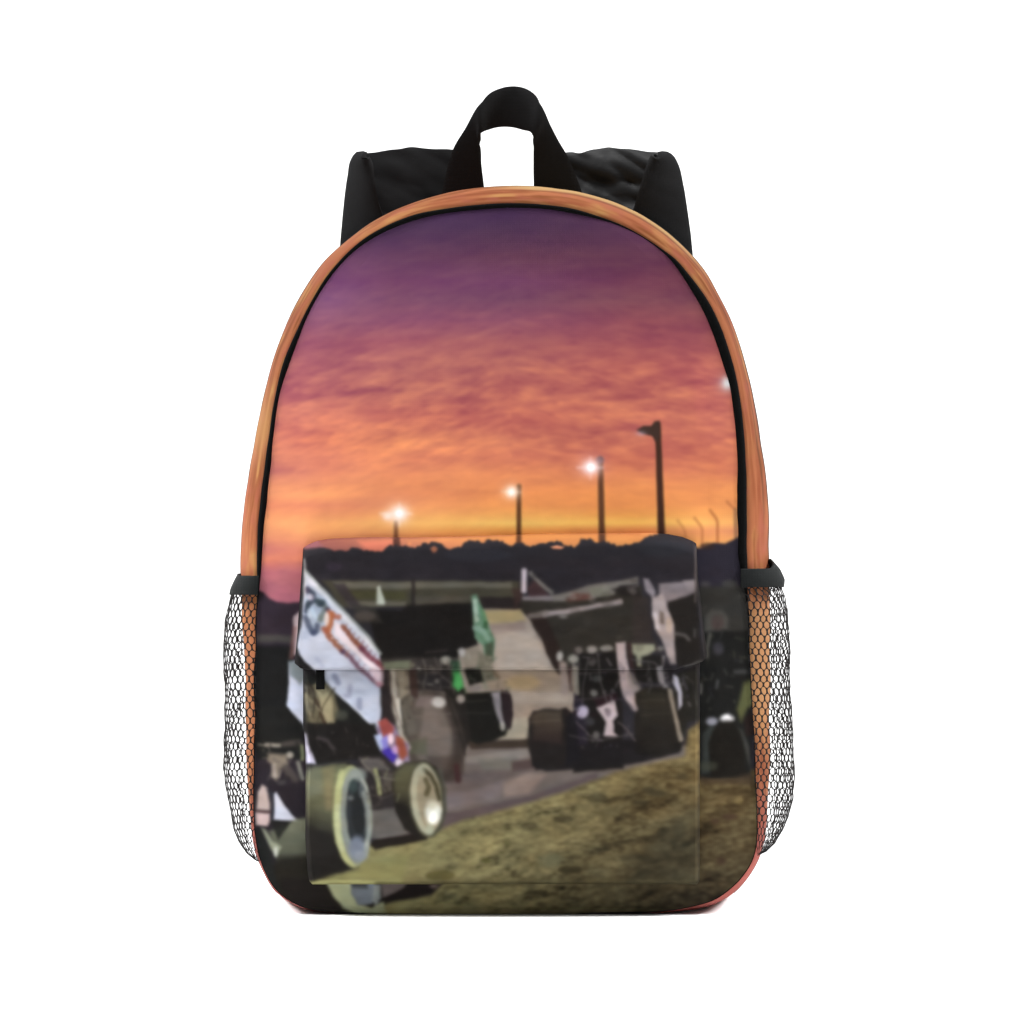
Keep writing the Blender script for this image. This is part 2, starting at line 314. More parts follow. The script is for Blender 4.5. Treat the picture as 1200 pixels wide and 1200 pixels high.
    c.poly([(789,790),(793,792),(799,812),(799,826),(795,832),(795,812),(789,800)],(148,144,154),3.5,.95); c.ell(793,797,2.5,5,(190,186,194),3,.8)
    c.line([(785,810),(789,828),(793,846),(798,866)],5.5,(112,104,94),3.5,.95)
    c.line([(800,794),(804,808)],3,(70,66,74),3.5,.6)
    c.ell(645,866,27,36,(31,28,27),5,.85); c.poly([(624,840),(632,834),(657,833),(660,850),(658,872),(625,868)],(70,62,52),6,.85,(42,34,33))
    c.ell(772,846,27,41,(30,27,24),5,.8); c.poly([(752,812),(778,810),(787,834),(790,858),(750,850)],(50,46,38),7,.7,(32,29,26))
    c.poly([(664,840),(674,832),(680,890),(664,896)],(24,23,26),4,.9); c.ell(683,834,6,6,(156,148,166),5,.9); c.poly([(700,829),(720,821),(723,838),(718,844),(719,858),(723,862),(708,862),(711,846),(706,838)],(160,147,150),4,.9); c.ell(713,835,3,4,(92,80,88),4,.8)
    c.line([(785,810),(789,828),(793,846),(798,866)],4.5,(124,114,102),3,.9); c.poly([(789,790),(793,792),(799,812),(799,826),(795,832),(795,812),(789,800)],(156,152,162),3,.9)
    c.poly([(722,754),(733,752),(734,770),(737,786),(732,800),(726,790)],(160,146,146),3.5,.7); c.line([(728,790),(734,815),(744,830)],7,(158,142,142),4,.6)
    clutter(c,[(670,766),(728,764),(742,800),(742,880),(672,880)],58,11,[(88,84,84),(18,18,20),(130,122,124),(52,46,56),(40,26,30),(104,98,100)],(3,9),(.2,.55))
    clutter(c,[(738,770),(776,768),(818,786),(812,830),(790,810),(745,806)],30,12,[(92,88,88),(20,19,20),(60,56,66),(120,114,114)],(3,10),(.2,.5))
    clutter(c,[(614,706),(752,692),(752,760),(650,768)],24,13,[(54,50,46),(34,30,28),(62,58,52)],(8,24),(.15,.35),-0.15)
    clutter(c,[(640,698),(745,680),(745,700),(660,708)],14,14,[(120,112,108),(50,40,38),(90,84,80)],(5,16),(.25,.5),-0.2)
    # green far car
    c.poly([(430,714),(470,716),(478,710),(552,706),(558,712),(560,756),(540,762),(536,772),(470,778),(446,774)],(25,23,22),5)
    c.poly([(413,708),(440,712),(448,730),(420,730)],(48,45,42),7,.8)
    c.ell(428,722,12,6,(66,60,56),6,.8)
    c.poly([(553,698),(558,697),(565,712),(572,730),(580,750),(578,775),(568,768),(566,756),(556,748),(554,730)],(84,112,92),4)
    c.poly([(554,702),(559,702),(561,728),(556,730)],(150,164,150),4,.95); c.poly([(562,710),(568,716),(573,732),(567,730)],(76,112,78),4,.8); c.poly([(568,728),(572,728),(572,738),(566,735)],(40,66,42),3,.8)
    c.line([(556,736),(566,740),(572,748)],6,(116,140,128),4,.8); c.poly([(568,755),(578,752),(578,775),(570,772)],(54,54,44),4,.8); c.line([(578,786),(584,794)],4,(90,76,60),4,.7)
    c.poly([(536,762),(562,758),(566,780),(556,788),(545,784)],(116,108,97),5,.95); c.ell(541,764,4,5,(160,156,154),4,.8)
    c.poly([(440,772),(500,770),(536,772),(536,830),(500,835),(444,830)],(48,44,42),6)
    c.ell(522,774,6,5,(140,136,126),5,.95); c.line([(500,764),(524,762)],3,(50,44,42),3.5,.7); c.ell(480,780,8,4,(100,94,80),6,.7)
    c.poly([(492,790),(524,786),(530,812),(500,812)],(40,37,38),6,.9); c.ell(509,788,5,3,(88,82,80),5,.7)
    c.poly([(530,785),(538,785),(546,812),(540,820),(530,812)],(58,124,68),5,1); c.ell(537,800,3.5,8,(86,160,92),5,.8)
    c.poly([(528,775),(538,774),(540,786),(530,788)],(34,60,42),5,.8)
    c.poly([(543,785),(560,783),(566,798),(550,802)],(27,25,22),4,.95); c.ell(540,818,5,5,(142,134,130),4.5,.9)
    c.ell(556,806,9,4,(112,106,104),5,.8); c.line([(566,790),(570,806)],4,(110,114,98),4,.7)
    c.poly([(546,812),(584,810),(598,815),(600,840),(592,862),(560,872),(545,866),(538,838)],(26,25,22),4)
    c.poly([(577,812),(586,811),(588,830),(592,846),(588,850),(580,832)],(140,134,140),4,.85); c.poly([(588,808),(597,814),(600,840),(596,852),(590,844),(588,826)],(42,32,34),3.5,.9)
    c.line([(575,815),(576,838)],4,(70,68,72),4,.6); c.ell(589,850,3,6,(140,136,130),3.5,.8); c.ell(545,862,4,5,(104,100,88),4,.7)
    c.poly([(562,764),(576,770),(580,796),(566,800),(558,786)],(88,86,74),6,.8)
    c.ell(567,842,28,28,(25,24,22),5,.95); c.poly([(518,806),(545,806),(552,866),(541,886),(530,850)],(33,30,28),5,.97)
    c.poly([(577,812),(586,811),(588,830),(592,848),(588,852),(580,832)],(136,130,134),4,.8); c.ell(595,832,6,23,(38,30,32),4,.9,-4)
    c.poly([(545,784),(562,783),(567,798),(551,803)],(25,24,21),4,.95); c.ell(537,800,4,10,(76,150,84),5,.9); c.ell(540,819,5,5,(146,138,132),4.5,.9); c.ell(589,851,3,6,(146,142,134),3.5,.85)
    # blurred brown tyre nearer
    c.poly([(474,812),(505,808),(521,811),(527,826),(536,858),(543,884),(543,904),(532,916),(515,914),(500,900),(470,900),(470,860)],(92,84,79),4,1,(68,60,54)); c.poly([(470,812),(484,812),(487,850),(480,890),(466,890)],(62,58,50),6,.75); c.ell(511,863,33,53,(46,40,37),7,.8,-10); c.ell(505,862,25,46,(98,89,83),10,.9,-10); c.ell(500,846,14,26,(112,102,96),12,.5,-10); c.poly([(500,886),(545,886),(543,908),(530,918),(505,912)],(56,48,44),8,.6); c.ell(513,823,8,5.5,(180,176,172),5,.9); c.poly([(486,812),(500,808),(494,850),(488,880),(480,880)],(66,60,54),7,.6)
    c.ell(514,823,8,6,(168,164,160),6,.95); c.poly([(490,815),(508,815),(506,828),(486,828)],(112,100,98),7,.7); c.poly([(522,812),(530,818),(545,868),(538,870),(528,840)],(50,46,42),4,.7)
    c.poly([(480,870),(500,864),(500,884),(480,884)],(76,80,64),7,.6)
    c.line([(535,898),(537,914)],7,(54,36,36),4,.95)
    clutter(c,[(486,776),(534,774),(534,812),(490,812)],34,15,[(110,104,98),(28,26,25),(76,70,66),(140,134,126),(50,46,48)],(3,9),(.25,.55))
    clutter(c,[(545,762),(580,770),(600,812),(546,812)],20,16,[(160,150,136),(60,60,50),(110,106,96),(84,96,82)],(3,9),(.2,.45))
    clutter(c,[(554,704),(560,704),(580,755),(576,775),(558,748)],12,17,[(150,166,150),(48,76,56),(110,140,118)],(3,8),(.3,.5),1.2)
    # near car chassis, bars
    c.poly([(448,786),(458,786),(466,850),(460,850),(448,840)],(40,34,34),4)
    c.line([(460,786),(463,830),(470,862),(478,876)],6.5,(148,140,128),4,.95); c.poly([(464,784),(480,784),(479,812),(468,822)],(128,118,102),5,.9)
    c.line([(466,820),(469,848)],5,(190,184,172),3.5,.8); c.poly([(480,784),(488,784),(490,818),(480,815)],(56,42,38),4,.9)
    c.poly([(472,820),(484,815),(488,860),(478,864)],(84,78,70),5,.8)
    c.poly([(448,776),(480,774),(480,784),(450,785)],(96,100,82),5,.85)
    # white foil with digits
    c.poly([(335,660),(357,670),(371,684),(395,710),(415,729),(434,750),(445,766),(446,786),(446,850),(441,857),(437,852),(372,790),(335,790)],(164,168,182),3.5)
    c.poly([(356,669),(360,671),(394,708),(433,750),(444,766),(436,762),(395,717),(366,686),(357,680)],(186,187,194),4,.95)
    c.line([(357,668),(371,683),(396,709),(416,729),(435,750),(446,766)],3.5,(150,156,152),3.5,.7)
    c.poly([(360,674),(372,686),(364,686)],(206,200,214),4,.6)
    D=(52,58,72)
    c.poly([(358,690),(364,690),(380,702),(386,712),(380,738),(370,744),(364,738),(358,724)],(136,146,160),6,.9)
    c.line([(360,690),(367,696),(368,703),(361,709),(359,716)],5.5,D,4,.95); c.line([(372,705),(378,707)],7,(48,58,64),4,.95); c.line([(381,711),(379,720),(375,726)],6,(84,90,88),5,.8)
    c.line([(358,723),(361,733),(367,741),(371,739),(372,733)],6.5,(74,80,96),4,.95); c.ell(364,700,4,4,(190,176,186),4,.5); c.ell(363,718,3,6,(160,168,178),4,.8); c.ell(384,714,3,3,(52,46,56),3.5,.9); c.ell(361,708,2.5,4,(50,58,66),3,.9); c.ell(376,709,4,2.5,(46,54,60),3,.9); c.ell(377,724,3.5,5,(92,100,98),4,.8); c.ell(368,741,4,3.5,(62,68,90),3,.9); c.ell(360,692,2.5,4,(70,62,80),3,.9); c.line([(366,712),(370,724)],4,(158,172,188),4,.7)
    c.line([(386,717),(392,722),(397,723)],6,(146,88,72),4.5,.9); c.line([(389,719),(387,730),(384,740)],6.5,(142,84,56),4.5,.95); c.line([(380,737),(386,745)],6,(134,76,58),4.5,.9); c.ell(383,725,3,8,(196,176,166),4,.7)
    c.poly([(392,728),(398,730),(420,758),(446,784),(438,786),(412,762),(392,744)],(206,190,194),5,.85)
    c.line([(385,745),(393,754),(401,762)],6.5,(124,82,66),4,.95); c.line([(401,762),(410,770),(420,782),(430,791),(445,803)],5.5,(96,72,84),4,.95,5)
    c.line([(402,734),(408,742),(416,751),(424,760)],6,(116,72,58),4,.95); c.line([(424,760),(434,770),(444,778)],6,(104,62,72),4,.95); c.ell(401,763,3,3,(66,52,72),3.5,.8); c.ell(424,760,3,3,(84,48,62),3.5,.7)
    for q in range(9):   # lettering along both lines of the foil
        k=q/8.0; x=387+k*52; y=748+k*46; c.line([(x-1.5,y+3.2),(x+2.2,y-3.0)],2.2,((116,60,40) if k<.4 else (84,52,66)),3,.42)
        x=404+k*38; y=735+k*40; c.line([(x-1.5,y+3.6),(x+2.6,y-3.2)],2.4,((110,56,40) if k<.5 else (100,50,58)),3,.42)
        c.ell(389+k*52,747.5+k*45,1.1,1.1,(200,180,184),1.6,.7)
    c.poly([(432,784),(449,782),(449,802),(440,800)],(196,172,180),5,.7); c.line([(443,776),(448,784)],4,(104,56,58),4,.8)
    c.ell(445,802,4,3,(186,130,140),4,.6)
    c.line([(371,772),(378,780)],5,(146,152,168),4.5,.8); c.line([(392,793),(396,800)],6.5,(118,122,140),4,.95); c.line([(410,804),(409,815),(405,816)],5,(138,140,156),4.5,.9); c.line([(421,820),(421,830)],6.5,(128,132,150),4.5,.95); c.ell(411,806,3,3,(130,134,150),4,.6)
    c.line([(381,802),(400,818),(438,852)],4,(200,204,214),4,.7)
    # dark body beneath the foil
    c.poly([(335,784),(370,786),(381,801),(400,818),(438,853),(452,880),(448,884),(335,900)],(26,26,25),4)
    c.poly([(368,796),(384,802),(392,812),(398,838),(390,848),(374,850),(360,846),(357,815)],(92,86,68),6,.9)
    c.poly([(371,808),(384,808),(390,820),(391,846),(380,848),(376,836)],(136,128,102),5,.9); c.line([(357,815),(362,835),(370,846)],3.5,(120,112,92),4,.8); c.line([(371,820),(381,848)],4,(50,38,30),3.5,.95)
    c.line([(360,806),(362,830)],4,(110,104,92),4,.6); c.ell(365,812,4,8,(56,50,44),4,.7); c.ell(400,838,7,6,(58,60,54),6,.8)
    c.poly([(344,777),(356,776),(370,790),(372,800),(362,804),(352,800)],(25,26,25),4,.98); c.ell(358,805,3,3,(92,88,78),4,.7)
    c.poly([(356,848),(440,848),(448,888),(356,895)],(27,25,24),5,.95); c.line([(373,865),(384,868),(391,877)],5,(62,56,57),5,.8)
    c.poly([(356,858),(359,860),(364,880),(370,895),(358,895)],(176,172,190),3.5,.95); c.poly([(356,898),(362,895),(366,900),(358,908)],(30,28,28),3,.9)
    clutter(c,[(358,800),(384,804),(396,846),(358,848)],26,8,[(146,136,108),(40,34,28),(96,88,70),(30,27,24),(120,112,90)],(4,14),(.3,.6),1.25)
    clutter(c,[(360,850),(440,856),(440,884),(360,892)],16,9,[(52,48,46),(18,18,18),(66,60,58)],(4,10),(.2,.5))
    clutter(c,[(450,788),(484,786),(486,866),(462,850)],20,10,[(150,142,128),(48,40,38),(104,98,88),(70,64,56)],(4,16),(.25,.5),1.4)
    # red, white and blue nose mark
    c.poly([(441,854),(450,842),(462,850),(470,866),(479,872),(480,892),(470,900),(458,895),(447,880)],(120,104,124),4)
    c.poly([(443,846),(452,841),(462,852),(460,862),(450,864)],(130,62,56),4.5,.95); c.poly([(464,862),(472,866),(478,884),(471,892),(464,876)],(128,64,46),4.5,.9)
    c.poly([(438,862),(447,860),(450,874),(446,880),(441,872)],(158,170,200),4,.9); c.poly([(446,868),(454,860),(455,878),(450,880)],(116,112,186),4,.85)
    c.ell(458,866,3.5,7,(214,190,200),4,.9); c.poly([(448,880),(456,876),(466,886),(462,894),(452,892)],(58,44,138),4,.95); c.ell(468,896,5,6,(200,188,200),4.5,.9); c.ell(463,879,4,5,(190,150,196),4,.7)
    # suspension between the wheels
    c.poly([(420,886),(450,884),(466,900),(470,930),(456,960),(430,972),(420,930)],(38,34,34),5,.95); c.poly([(420,888),(445,888),(458,902),(430,904)],(84,80,78),5,.8)
    c.line([(440,903),(444,918),(445,930)],5,(132,134,98),3.5,.95); c.poly([(448,904),(460,906),(462,926),(450,930)],(74,68,62),5,.85); c.ell(446,955,6,8,(24,22,20),5,.9)
    # dirt bank
    grass(c,[(335,1044),(372,1032),(420,1018),(430,990),(470,984),(510,974),(540,962),(600,946),(660,928),(720,905),(770,893),(802,886),(806,856),(822,842),(840,842),(840,1060),(335,1060)],7)
    c.poly([(428,950),(470,945),(476,975),(440,984),(428,980)],(84,80,76),5,.9)
    c.poly([(434,990),(440,984),(476,978),(504,976),(500,984),(470,990),(440,996)],(26,22,20),4,.95)
    c.ell(516,1026,17,6,(74,68,40),6,.8); c.ell(594,986,5,4,(66,62,38),4,.6); c.ell(570,1008,5,3,(74,72,40),4,.7); c.ell(668,1019,14,4.5,(38,34,22),5,.85); c.ell(645,1008,14,8,(88,88,68),8,.5)
    for x,y,rx,ry in ((760,925,8,4),(770,930,10,4),(752,940,9,3),(800,910,7,4),(733,1007,6,4),(752,1005,16,3.5),(796,972,8,9),(620,968,10,5),(700,935,12,6),(660,960,12,4)): c.ell(x,y,rx,ry,(46,42,30),5,.55)
    c.poly([(780,960),(822,940),(822,1040),(740,1040)],(56,54,42),24,.45)
    c.poly([(335,1028),(822,1030),(822,1040),(335,1040)],(60,54,36),6,.35)
    # near big front wheel: tread wall fading down, pale sidewall ring, dark dish
    W1=[(355,1036),(354,960),(355,925),(360,908),(370,899),(388,895),(408,893),(420,899),(428,915),(433,945),(434,980),(428,1004),(418,1017),(395,1024),(372,1032)]
    c.poly(W1,(33,31,29),4)
    for k in range(7):
        c.poly([(357,905+k*2),(368,899+k),(392,895+k),(404,897),(398,905+k*9),(392,912+k*11),(358,912+k*9)],(126-k*6,127-k*6,98-k*5),10,.30)
    c.poly([(360,900),(376,897),(378,930),(360,935)],(96,98,84),9,.6); c.poly([(378,900),(392,897),(392,950),(382,950)],(120,108,80),8,.5)
    c.ell(413,957,22.5,60,(134,136,100),4.5,1,-2); c.ell(417,957,19,56,(112,116,112),7,.9,-2)
    c.line([(400,905),(396,930),(394,960),(397,985),(403,1003),(411,1013)],7,(156,158,112),5,.75); c.line([(396,945),(396,975),(401,996)],6,(168,170,140),5,.5)
    c.ell(419,953,13.5,42,(40,42,44),6,1,-2); c.ell(420,950,8,30,(30,31,32),6,.8,-2)
    c.ell(421,908,9,8,(122,126,120),7,.75); c.ell(414,922,5,8,(52,62,60),5,.8); c.ell(411,935,4,3,(100,104,104),4,.7); c.ell(424,926,4,9,(84,90,92),5,.6)
    c.ell(419,994,10,14,(102,108,120),7,.95); c.ell(423,1003,7,6,(122,126,132),6,.7)
    c.line([(427,930),(431,950),(432,975),(429,998)],6,(134,138,132),5,.7); c.line([(424,915),(429,925)],4,(140,142,136),4,.6)
    c.poly([(354,1038),(372,1031),(400,1022),(418,1017),(440,1006),(480,1000),(470,1040),(354,1040)],(112,109,72),9,.8); c.poly([(357,1005),(392,1003),(412,1017),(380,1027),(358,1035)],(28,26,24),6,.9)
    c.line([(364,1034.5),(400,1033),(440,1035)],3,(146,144,98),3.5,.7); c.line([(370,1031),(392,1027)],2,(70,66,44),3,.5)
    # second front wheel
    W2=[(459,918),(464,900),(475,893),(498,891),(511,898),(520,922),(522,948),(517,968),(508,979),(490,982),(474,972),(463,950)]
    c.poly(W2,(31,28,25),4)
    for k in range(5): c.poly([(462,905+k*2),(474,894+k),(494,893+k),(490,905+k*7),(482,912+k*8),(463,914+k*6)],(108-k*8,106-k*8,82-k*7),9,.35)
    c.ell(500,937,21.5,45,(62,60,48),5,1,-5); c.ell(499,936,18,42,(146,143,122),5,1,-5); c.ell(503,937,14,37,(128,118,98),5,.95,-5)
    c.line([(497,902),(505,909),(511,920),(515,936)],4.5,(50,46,32),4,.9); c.line([(499,914),(503,922),(500,930)],5.5,(66,60,42),4,.85); c.ell(495,905,3.5,6,(150,150,130),5,.6)
    c.ell(508,953,9.5,13,(198,200,190),7,.95); c.ell(508,957,5,7.5,(236,236,230),6,.95); c.ell(504,972,5,6,(146,150,130),6,.8); c.ell(506,942,6,6,(170,162,140),6,.6)
    c.line([(516,902),(522,925),(522,950),(514,972)],4,(66,66,58),4,.7)
    clutter(c,[(424,888),(464,892),(468,950),(432,960)],20,18,[(90,84,78),(22,20,19),(60,55,50),(120,118,92)],(4,12),(.2,.5))
    for p,w_,cl,al in (
        ([(672,770),(670,800),(666,826)],2,(120,112,104),.6),([(700,766),(704,800),(712,824)],1.8,(96,92,90),.6),([(690,770),(684,800),(682,826)],1.8,(84,80,80),.6),
        ([(672,790),(726,786)],1.8,(92,86,84),.5),([(676,820),(700,818),(722,812)],2,(70,62,64),.6),([(668,862),(700,868),(742,860)],2.2,(66,62,62),.6),
        ([(676,846),(690,862),(706,868)],2,(84,78,80),.6),([(724,846),(736,856),(744,868)],2,(90,82,80),.6),([(740,772),(766,776),(782,790)],1.8,(90,86,84),.55),
        ([(760,776),(764,800),(760,812)],1.8,(70,68,66),.6),([(744,800),(770,804),(786,800)],2,(64,60,60),.6),([(800,790),(812,800),(816,826)],2,(64,62,60),.5),
        ([(622,846),(656,844)],2,(84,74,62),.5),([(624,856),(658,855)],1.5,(58,50,46),.5),([(750,822),(780,820)],2,(62,57,48),.5),([(752,838),(786,836)],1.5,(54,50,43),.5),
        ([(496,772),(500,790),(496,806)],2,(104,98,90),.55),([(510,770),(514,788),(528,800)],2,(88,82,78),.55),([(490,800),(512,806),(530,806)],2,(70,64,62),.55),
        ([(548,822),(572,820)],2,(58,56,50),.5),([(548,836),(574,836)],1.5,(50,48,44),.5),([(546,812),(576,810),(596,812)],1.8,(96,92,84),.5),
        ([(486,840),(528,836)],2,(104,95,90),.4),([(490,868),(536,864)],2,(78,70,65),.4),([(524,816),(538,856),(545,884)],2.2,(38,33,31),.8),
        ([(358,812),(372,830),(392,846)],1.8,(140,130,106),.6),([(392,806),(380,826),(372,846)],1.8,(52,44,34),.7),([(362,800),(370,812),(366,840)],2,(36,30,26),.7),
        ([(424,892),(440,910),(462,914)],2,(102,96,88),.55),([(430,930),(448,936),(462,930)],2,(70,64,60),.6),([(436,902),(452,928)],1.8,(88,84,74),.55),
        ([(454,790),(460,820),(470,850)],2,(86,74,66),.6),([(476,786),(476,812),(484,826)],2,(96,86,74),.5)):
        c.line(p,w_,cl,2.0,al)
    # stitched seams; pocket edge lines also paint in crease shade
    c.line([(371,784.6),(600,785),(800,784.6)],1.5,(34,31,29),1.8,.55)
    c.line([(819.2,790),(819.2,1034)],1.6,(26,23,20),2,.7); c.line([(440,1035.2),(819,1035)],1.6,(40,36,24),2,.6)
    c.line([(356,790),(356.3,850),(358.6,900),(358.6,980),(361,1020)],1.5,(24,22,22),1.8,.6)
    # black side of the raised flap
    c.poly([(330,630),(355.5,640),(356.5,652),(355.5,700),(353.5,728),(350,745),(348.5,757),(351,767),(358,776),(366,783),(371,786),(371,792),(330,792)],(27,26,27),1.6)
    c.line([(356.6,655),(357.4,668),(357,700)],1.6,(196,190,186),1.8,.8)
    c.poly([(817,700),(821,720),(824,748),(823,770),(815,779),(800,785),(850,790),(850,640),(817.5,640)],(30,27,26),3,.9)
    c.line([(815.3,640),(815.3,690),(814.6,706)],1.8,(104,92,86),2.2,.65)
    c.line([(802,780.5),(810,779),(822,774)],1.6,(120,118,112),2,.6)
    c.line([(356,642),(362,638.5),(372,634.5),(385,632),(400,631),(440,629.7),(480,630.2),(540,629),(600,627)],1.6,(110,62,54),2,.7)
    c.line([(600,627),(640,625.6),(700,625.2),(750,625.2)],1.4,(130,70,44),2,.6)
    c.poly([(355.5,640),(357,643),(380,640),(370,632)],(120,80,92),5,.6)
    c.im=np.clip(c.im,0,1)
    return c

def blur(im,sg):
    r=int(3*sg+1); k=np.exp(-0.5*(np.arange(-r,r+1)/sg)**2); k/=k.sum(); out=im
    for axis in (0,1):
        p=np.pad(out,[(r,r) if j==axis else (0,0) for j in range(3)],'edge'); n=out.shape[axis]
        out=sum(k[i]*(p[i:i+n] if axis==0 else p[:,i:i+n]) for i in range(2*r+1))
    return out
def sample(im,px,py):
    x=np.clip((px-OX)*PR,0,CW*PR-1.001); y=np.clip((py-OY)*PR,0,CH*PR-1.001)
    i=x.astype(int); j=y.astype(int); u=(x-i)[...,None]; v=(y-j)[...,None]
    return (im[j,i]*(1-u)+im[j,i+1]*u)*(1-v)+(im[j+1,i]*(1-u)+im[j+1,i+1]*u)*v
def finish(c,seed):
    """soft, slightly bled ink: wobble every edge, mottle the tones, blur a little"""
    im=c.im
    w=np.clip((YY-610)/60,0.25,1)
    dx=(fbm(XX/13,YY/13,seed,2)*2.0)*w; dy=(fbm(XX/13,YY/13,seed+9,2)*2.0)*w
    edge=1.0
    im=sample(im,XX+dx*edge,YY+dy*edge)
    soft=blur(im,1.35); im=blur(im,1.1); kk=np.clip((YY-646)/14,0,1)[...,None]*(0.55+0.45*np.clip((XX-440)/20,0,1))[...,None]; im=im*(1-kk)+soft*kk
    m=1+w[...,None]*(0.15*fbm(XX/18,YY/9,seed+21,2))[...,None]*np.clip((YY-640)/30,0,1)[...,None]
    t=fbm(XX/24,YY/14,seed+41,2)[...,None]*np.array([.05,.0,-.05])*w[...,None]
    im=im*m+t*im
    return np.clip((im-0.012)*1.012,0.0,1)
WORLD=0.28
EXPO=0
LIGHTS=[('front_fill',(-0.9,-1.8,1.3),(0,0,0.2),1.2,2.0),  # unseen area light, added for a slight highlight on the front
 ('background_fill_left',(-1.9,0.5,1.6),(0.4,1.6,0.6),1.0,42),  # unseen pair of lights, added to burn the sweep to white
 ('background_fill_right',(1.9,0.5,1.6),(-0.4,1.6,0.6),1.0,42),
 ('floor_fill',(0,-0.45,2.4),(0,-0.4,0.0),1.0,11),  # unseen overhead light, added to whiten the floor and its contact shadow
 ('edge_fill_left',(-0.62,-0.08,0.5),(-0.2,0.04,0.0),0.2,0.8),  # unseen low pair, added to wash out shadow beside the bag
 ('edge_fill_right',(0.62,-0.08,0.5),(0.2,0.04,0.0),0.2,0.8)]
import bpy, math
from mathutils import Vector
sc=bpy.context.scene
S=0.0005; D=2.4; ZC=0.2359      # metres per photo pixel, camera distance, camera height
def W(px,py,y):
    px=np.asarray(px,float); py=np.asarray(py,float); y=np.asarray(y,float)
    k=(D+y)/D
    return np.stack(np.broadcast_arrays((px-600)*S*k,y,np.maximum((600-py)*S*k+ZC,0.0004)),-1)   # nothing sinks below the floor
def lin(c):
    c=np.asarray(c,float); return np.where(c<=0.04045,c/12.92,((c+0.055)/1.055)**2.4)
def L8(c): return tuple(lin(np.array(c)/255.0))
# ---------- materials ----------
def mat(name,rough=0.85,spec=0.15,color=None,attr=None,weave=0.0,scale=1600,var=0.0,sheen=0.0,wrinkle=0.0):
    m=bpy.data.materials.new(name); m.use_nodes=True; nt=m.node_tree; n=nt.nodes; l=nt.links
    b=n['Principled BSDF']; b.inputs['Roughness'].default_value=rough; b.inputs['Specular IOR Level'].default_value=spec
    if sheen: b.inputs['Sheen Weight'].default_value=sheen; b.inputs['Sheen Roughness'].default_value=0.6
    tc=n.new('ShaderNodeTexCoord')
    src=None
    if attr:
        a=n.new('ShaderNodeAttribute'); a.attribute_name=attr; src=a.outputs['Color']
    if color is not None:
        r=n.new('ShaderNodeRGB'); r.outputs[0].default_value=(*color,1); src=r.outputs[0]
    if var:
        ns=n.new('ShaderNodeTexNoise'); ns.inputs['Scale'].default_value=35; ns.inputs['Detail'].default_value=4
        mp=n.new('ShaderNodeMapRange'); mp.inputs[1].default_value=0.3; mp.inputs[2].default_value=0.7; mp.inputs[3].default_value=1-var; mp.inputs[4].default_value=1+var
        mx=n.new('ShaderNodeVectorMath'); mx.operation='SCALE'
        l.new(tc.outputs['Object'],ns.inputs['Vector']); l.new(ns.outputs['Fac'],mp.inputs[0]); l.new(src,mx.inputs[0]); l.new(mp.outputs[0],mx.inputs['Scale']); src=mx.outputs[0]
    l.new(src,b.inputs['Base Color'])
    last=None
    if weave:
        # plain weave: two crossed wave textures
        w1=n.new('ShaderNodeTexWave'); w1.bands_direction='X'; w1.inputs['Scale'].default_value=scale/6.3
        w2=n.new('ShaderNodeTexWave'); w2.bands_direction='Z'; w2.inputs['Scale'].default_value=scale/6.3
        mm=n.new('ShaderNodeMath'); mm.operation='MULTIPLY'
        for w in (w1,w2): l.new(tc.outputs['Object'],w.inputs['Vector']); w.inputs['Distortion'].default_value=1.0
        l.new(w1.outputs['Fac'],mm.inputs[0]); l.new(w2.outputs['Fac'],mm.inputs[1])
        bp=n.new('ShaderNodeBump'); bp.inputs['Strength'].default_value=weave; bp.inputs['Distance'].default_value=0.0002
        l.new(mm.outputs[0],bp.inputs['Height']); last=bp
    if wrinkle:
        ns=n.new('ShaderNodeTexNoise'); ns.inputs['Scale'].default_value=22; ns.inputs['Detail'].default_value=3; ns.inputs['Distortion'].default_value=0.8
        bp=n.new('ShaderNodeBump'); bp.inputs['Strength'].default_value=wrinkle; bp.inputs['Distance'].default_value=0.004
        l.new(tc.outputs['Object'],ns.inputs['Vector']); l.new(ns.outputs['Fac'],bp.inputs['Height'])
        if last: l.new(last.outputs['Normal'],bp.inputs['Normal'])
        last=bp
    if last: l.new(last.outputs['Normal'],b.inputs['Normal'])
    return m
M_print=mat('printed_polyester',0.85,0.05,attr='print',weave=0.12,scale=1500)
M_black=mat('black_polyester',0.85,0.12,color=L8((26,26,27)),weave=0.25,scale=1400,var=0.10,wrinkle=0.25)
M_sheen=mat('glossy_black_nylon',0.55,0.22,color=L8((26,26,27)),weave=0.1,scale=1400,var=0.1,wrinkle=0.5)
M_web=mat('black_webbing',0.9,0.12,color=L8((26,26,27)),weave=0.4,scale=900,var=0.08)
M_zip=mat('black_zip_tape',0.9,0.04,color=L8((13,13,13)),weave=0.3,scale=1100)
M_hem=mat('black_elastic',0.9,0.15,color=L8((21,23,23)),weave=0.4,scale=1200,var=0.06)
M_net=mat('black_net',0.85,0.15,color=L8((28,27,27)))
M_back=mat('white_sweep',0.95,0.0,color=(0.9,0.9,0.9))
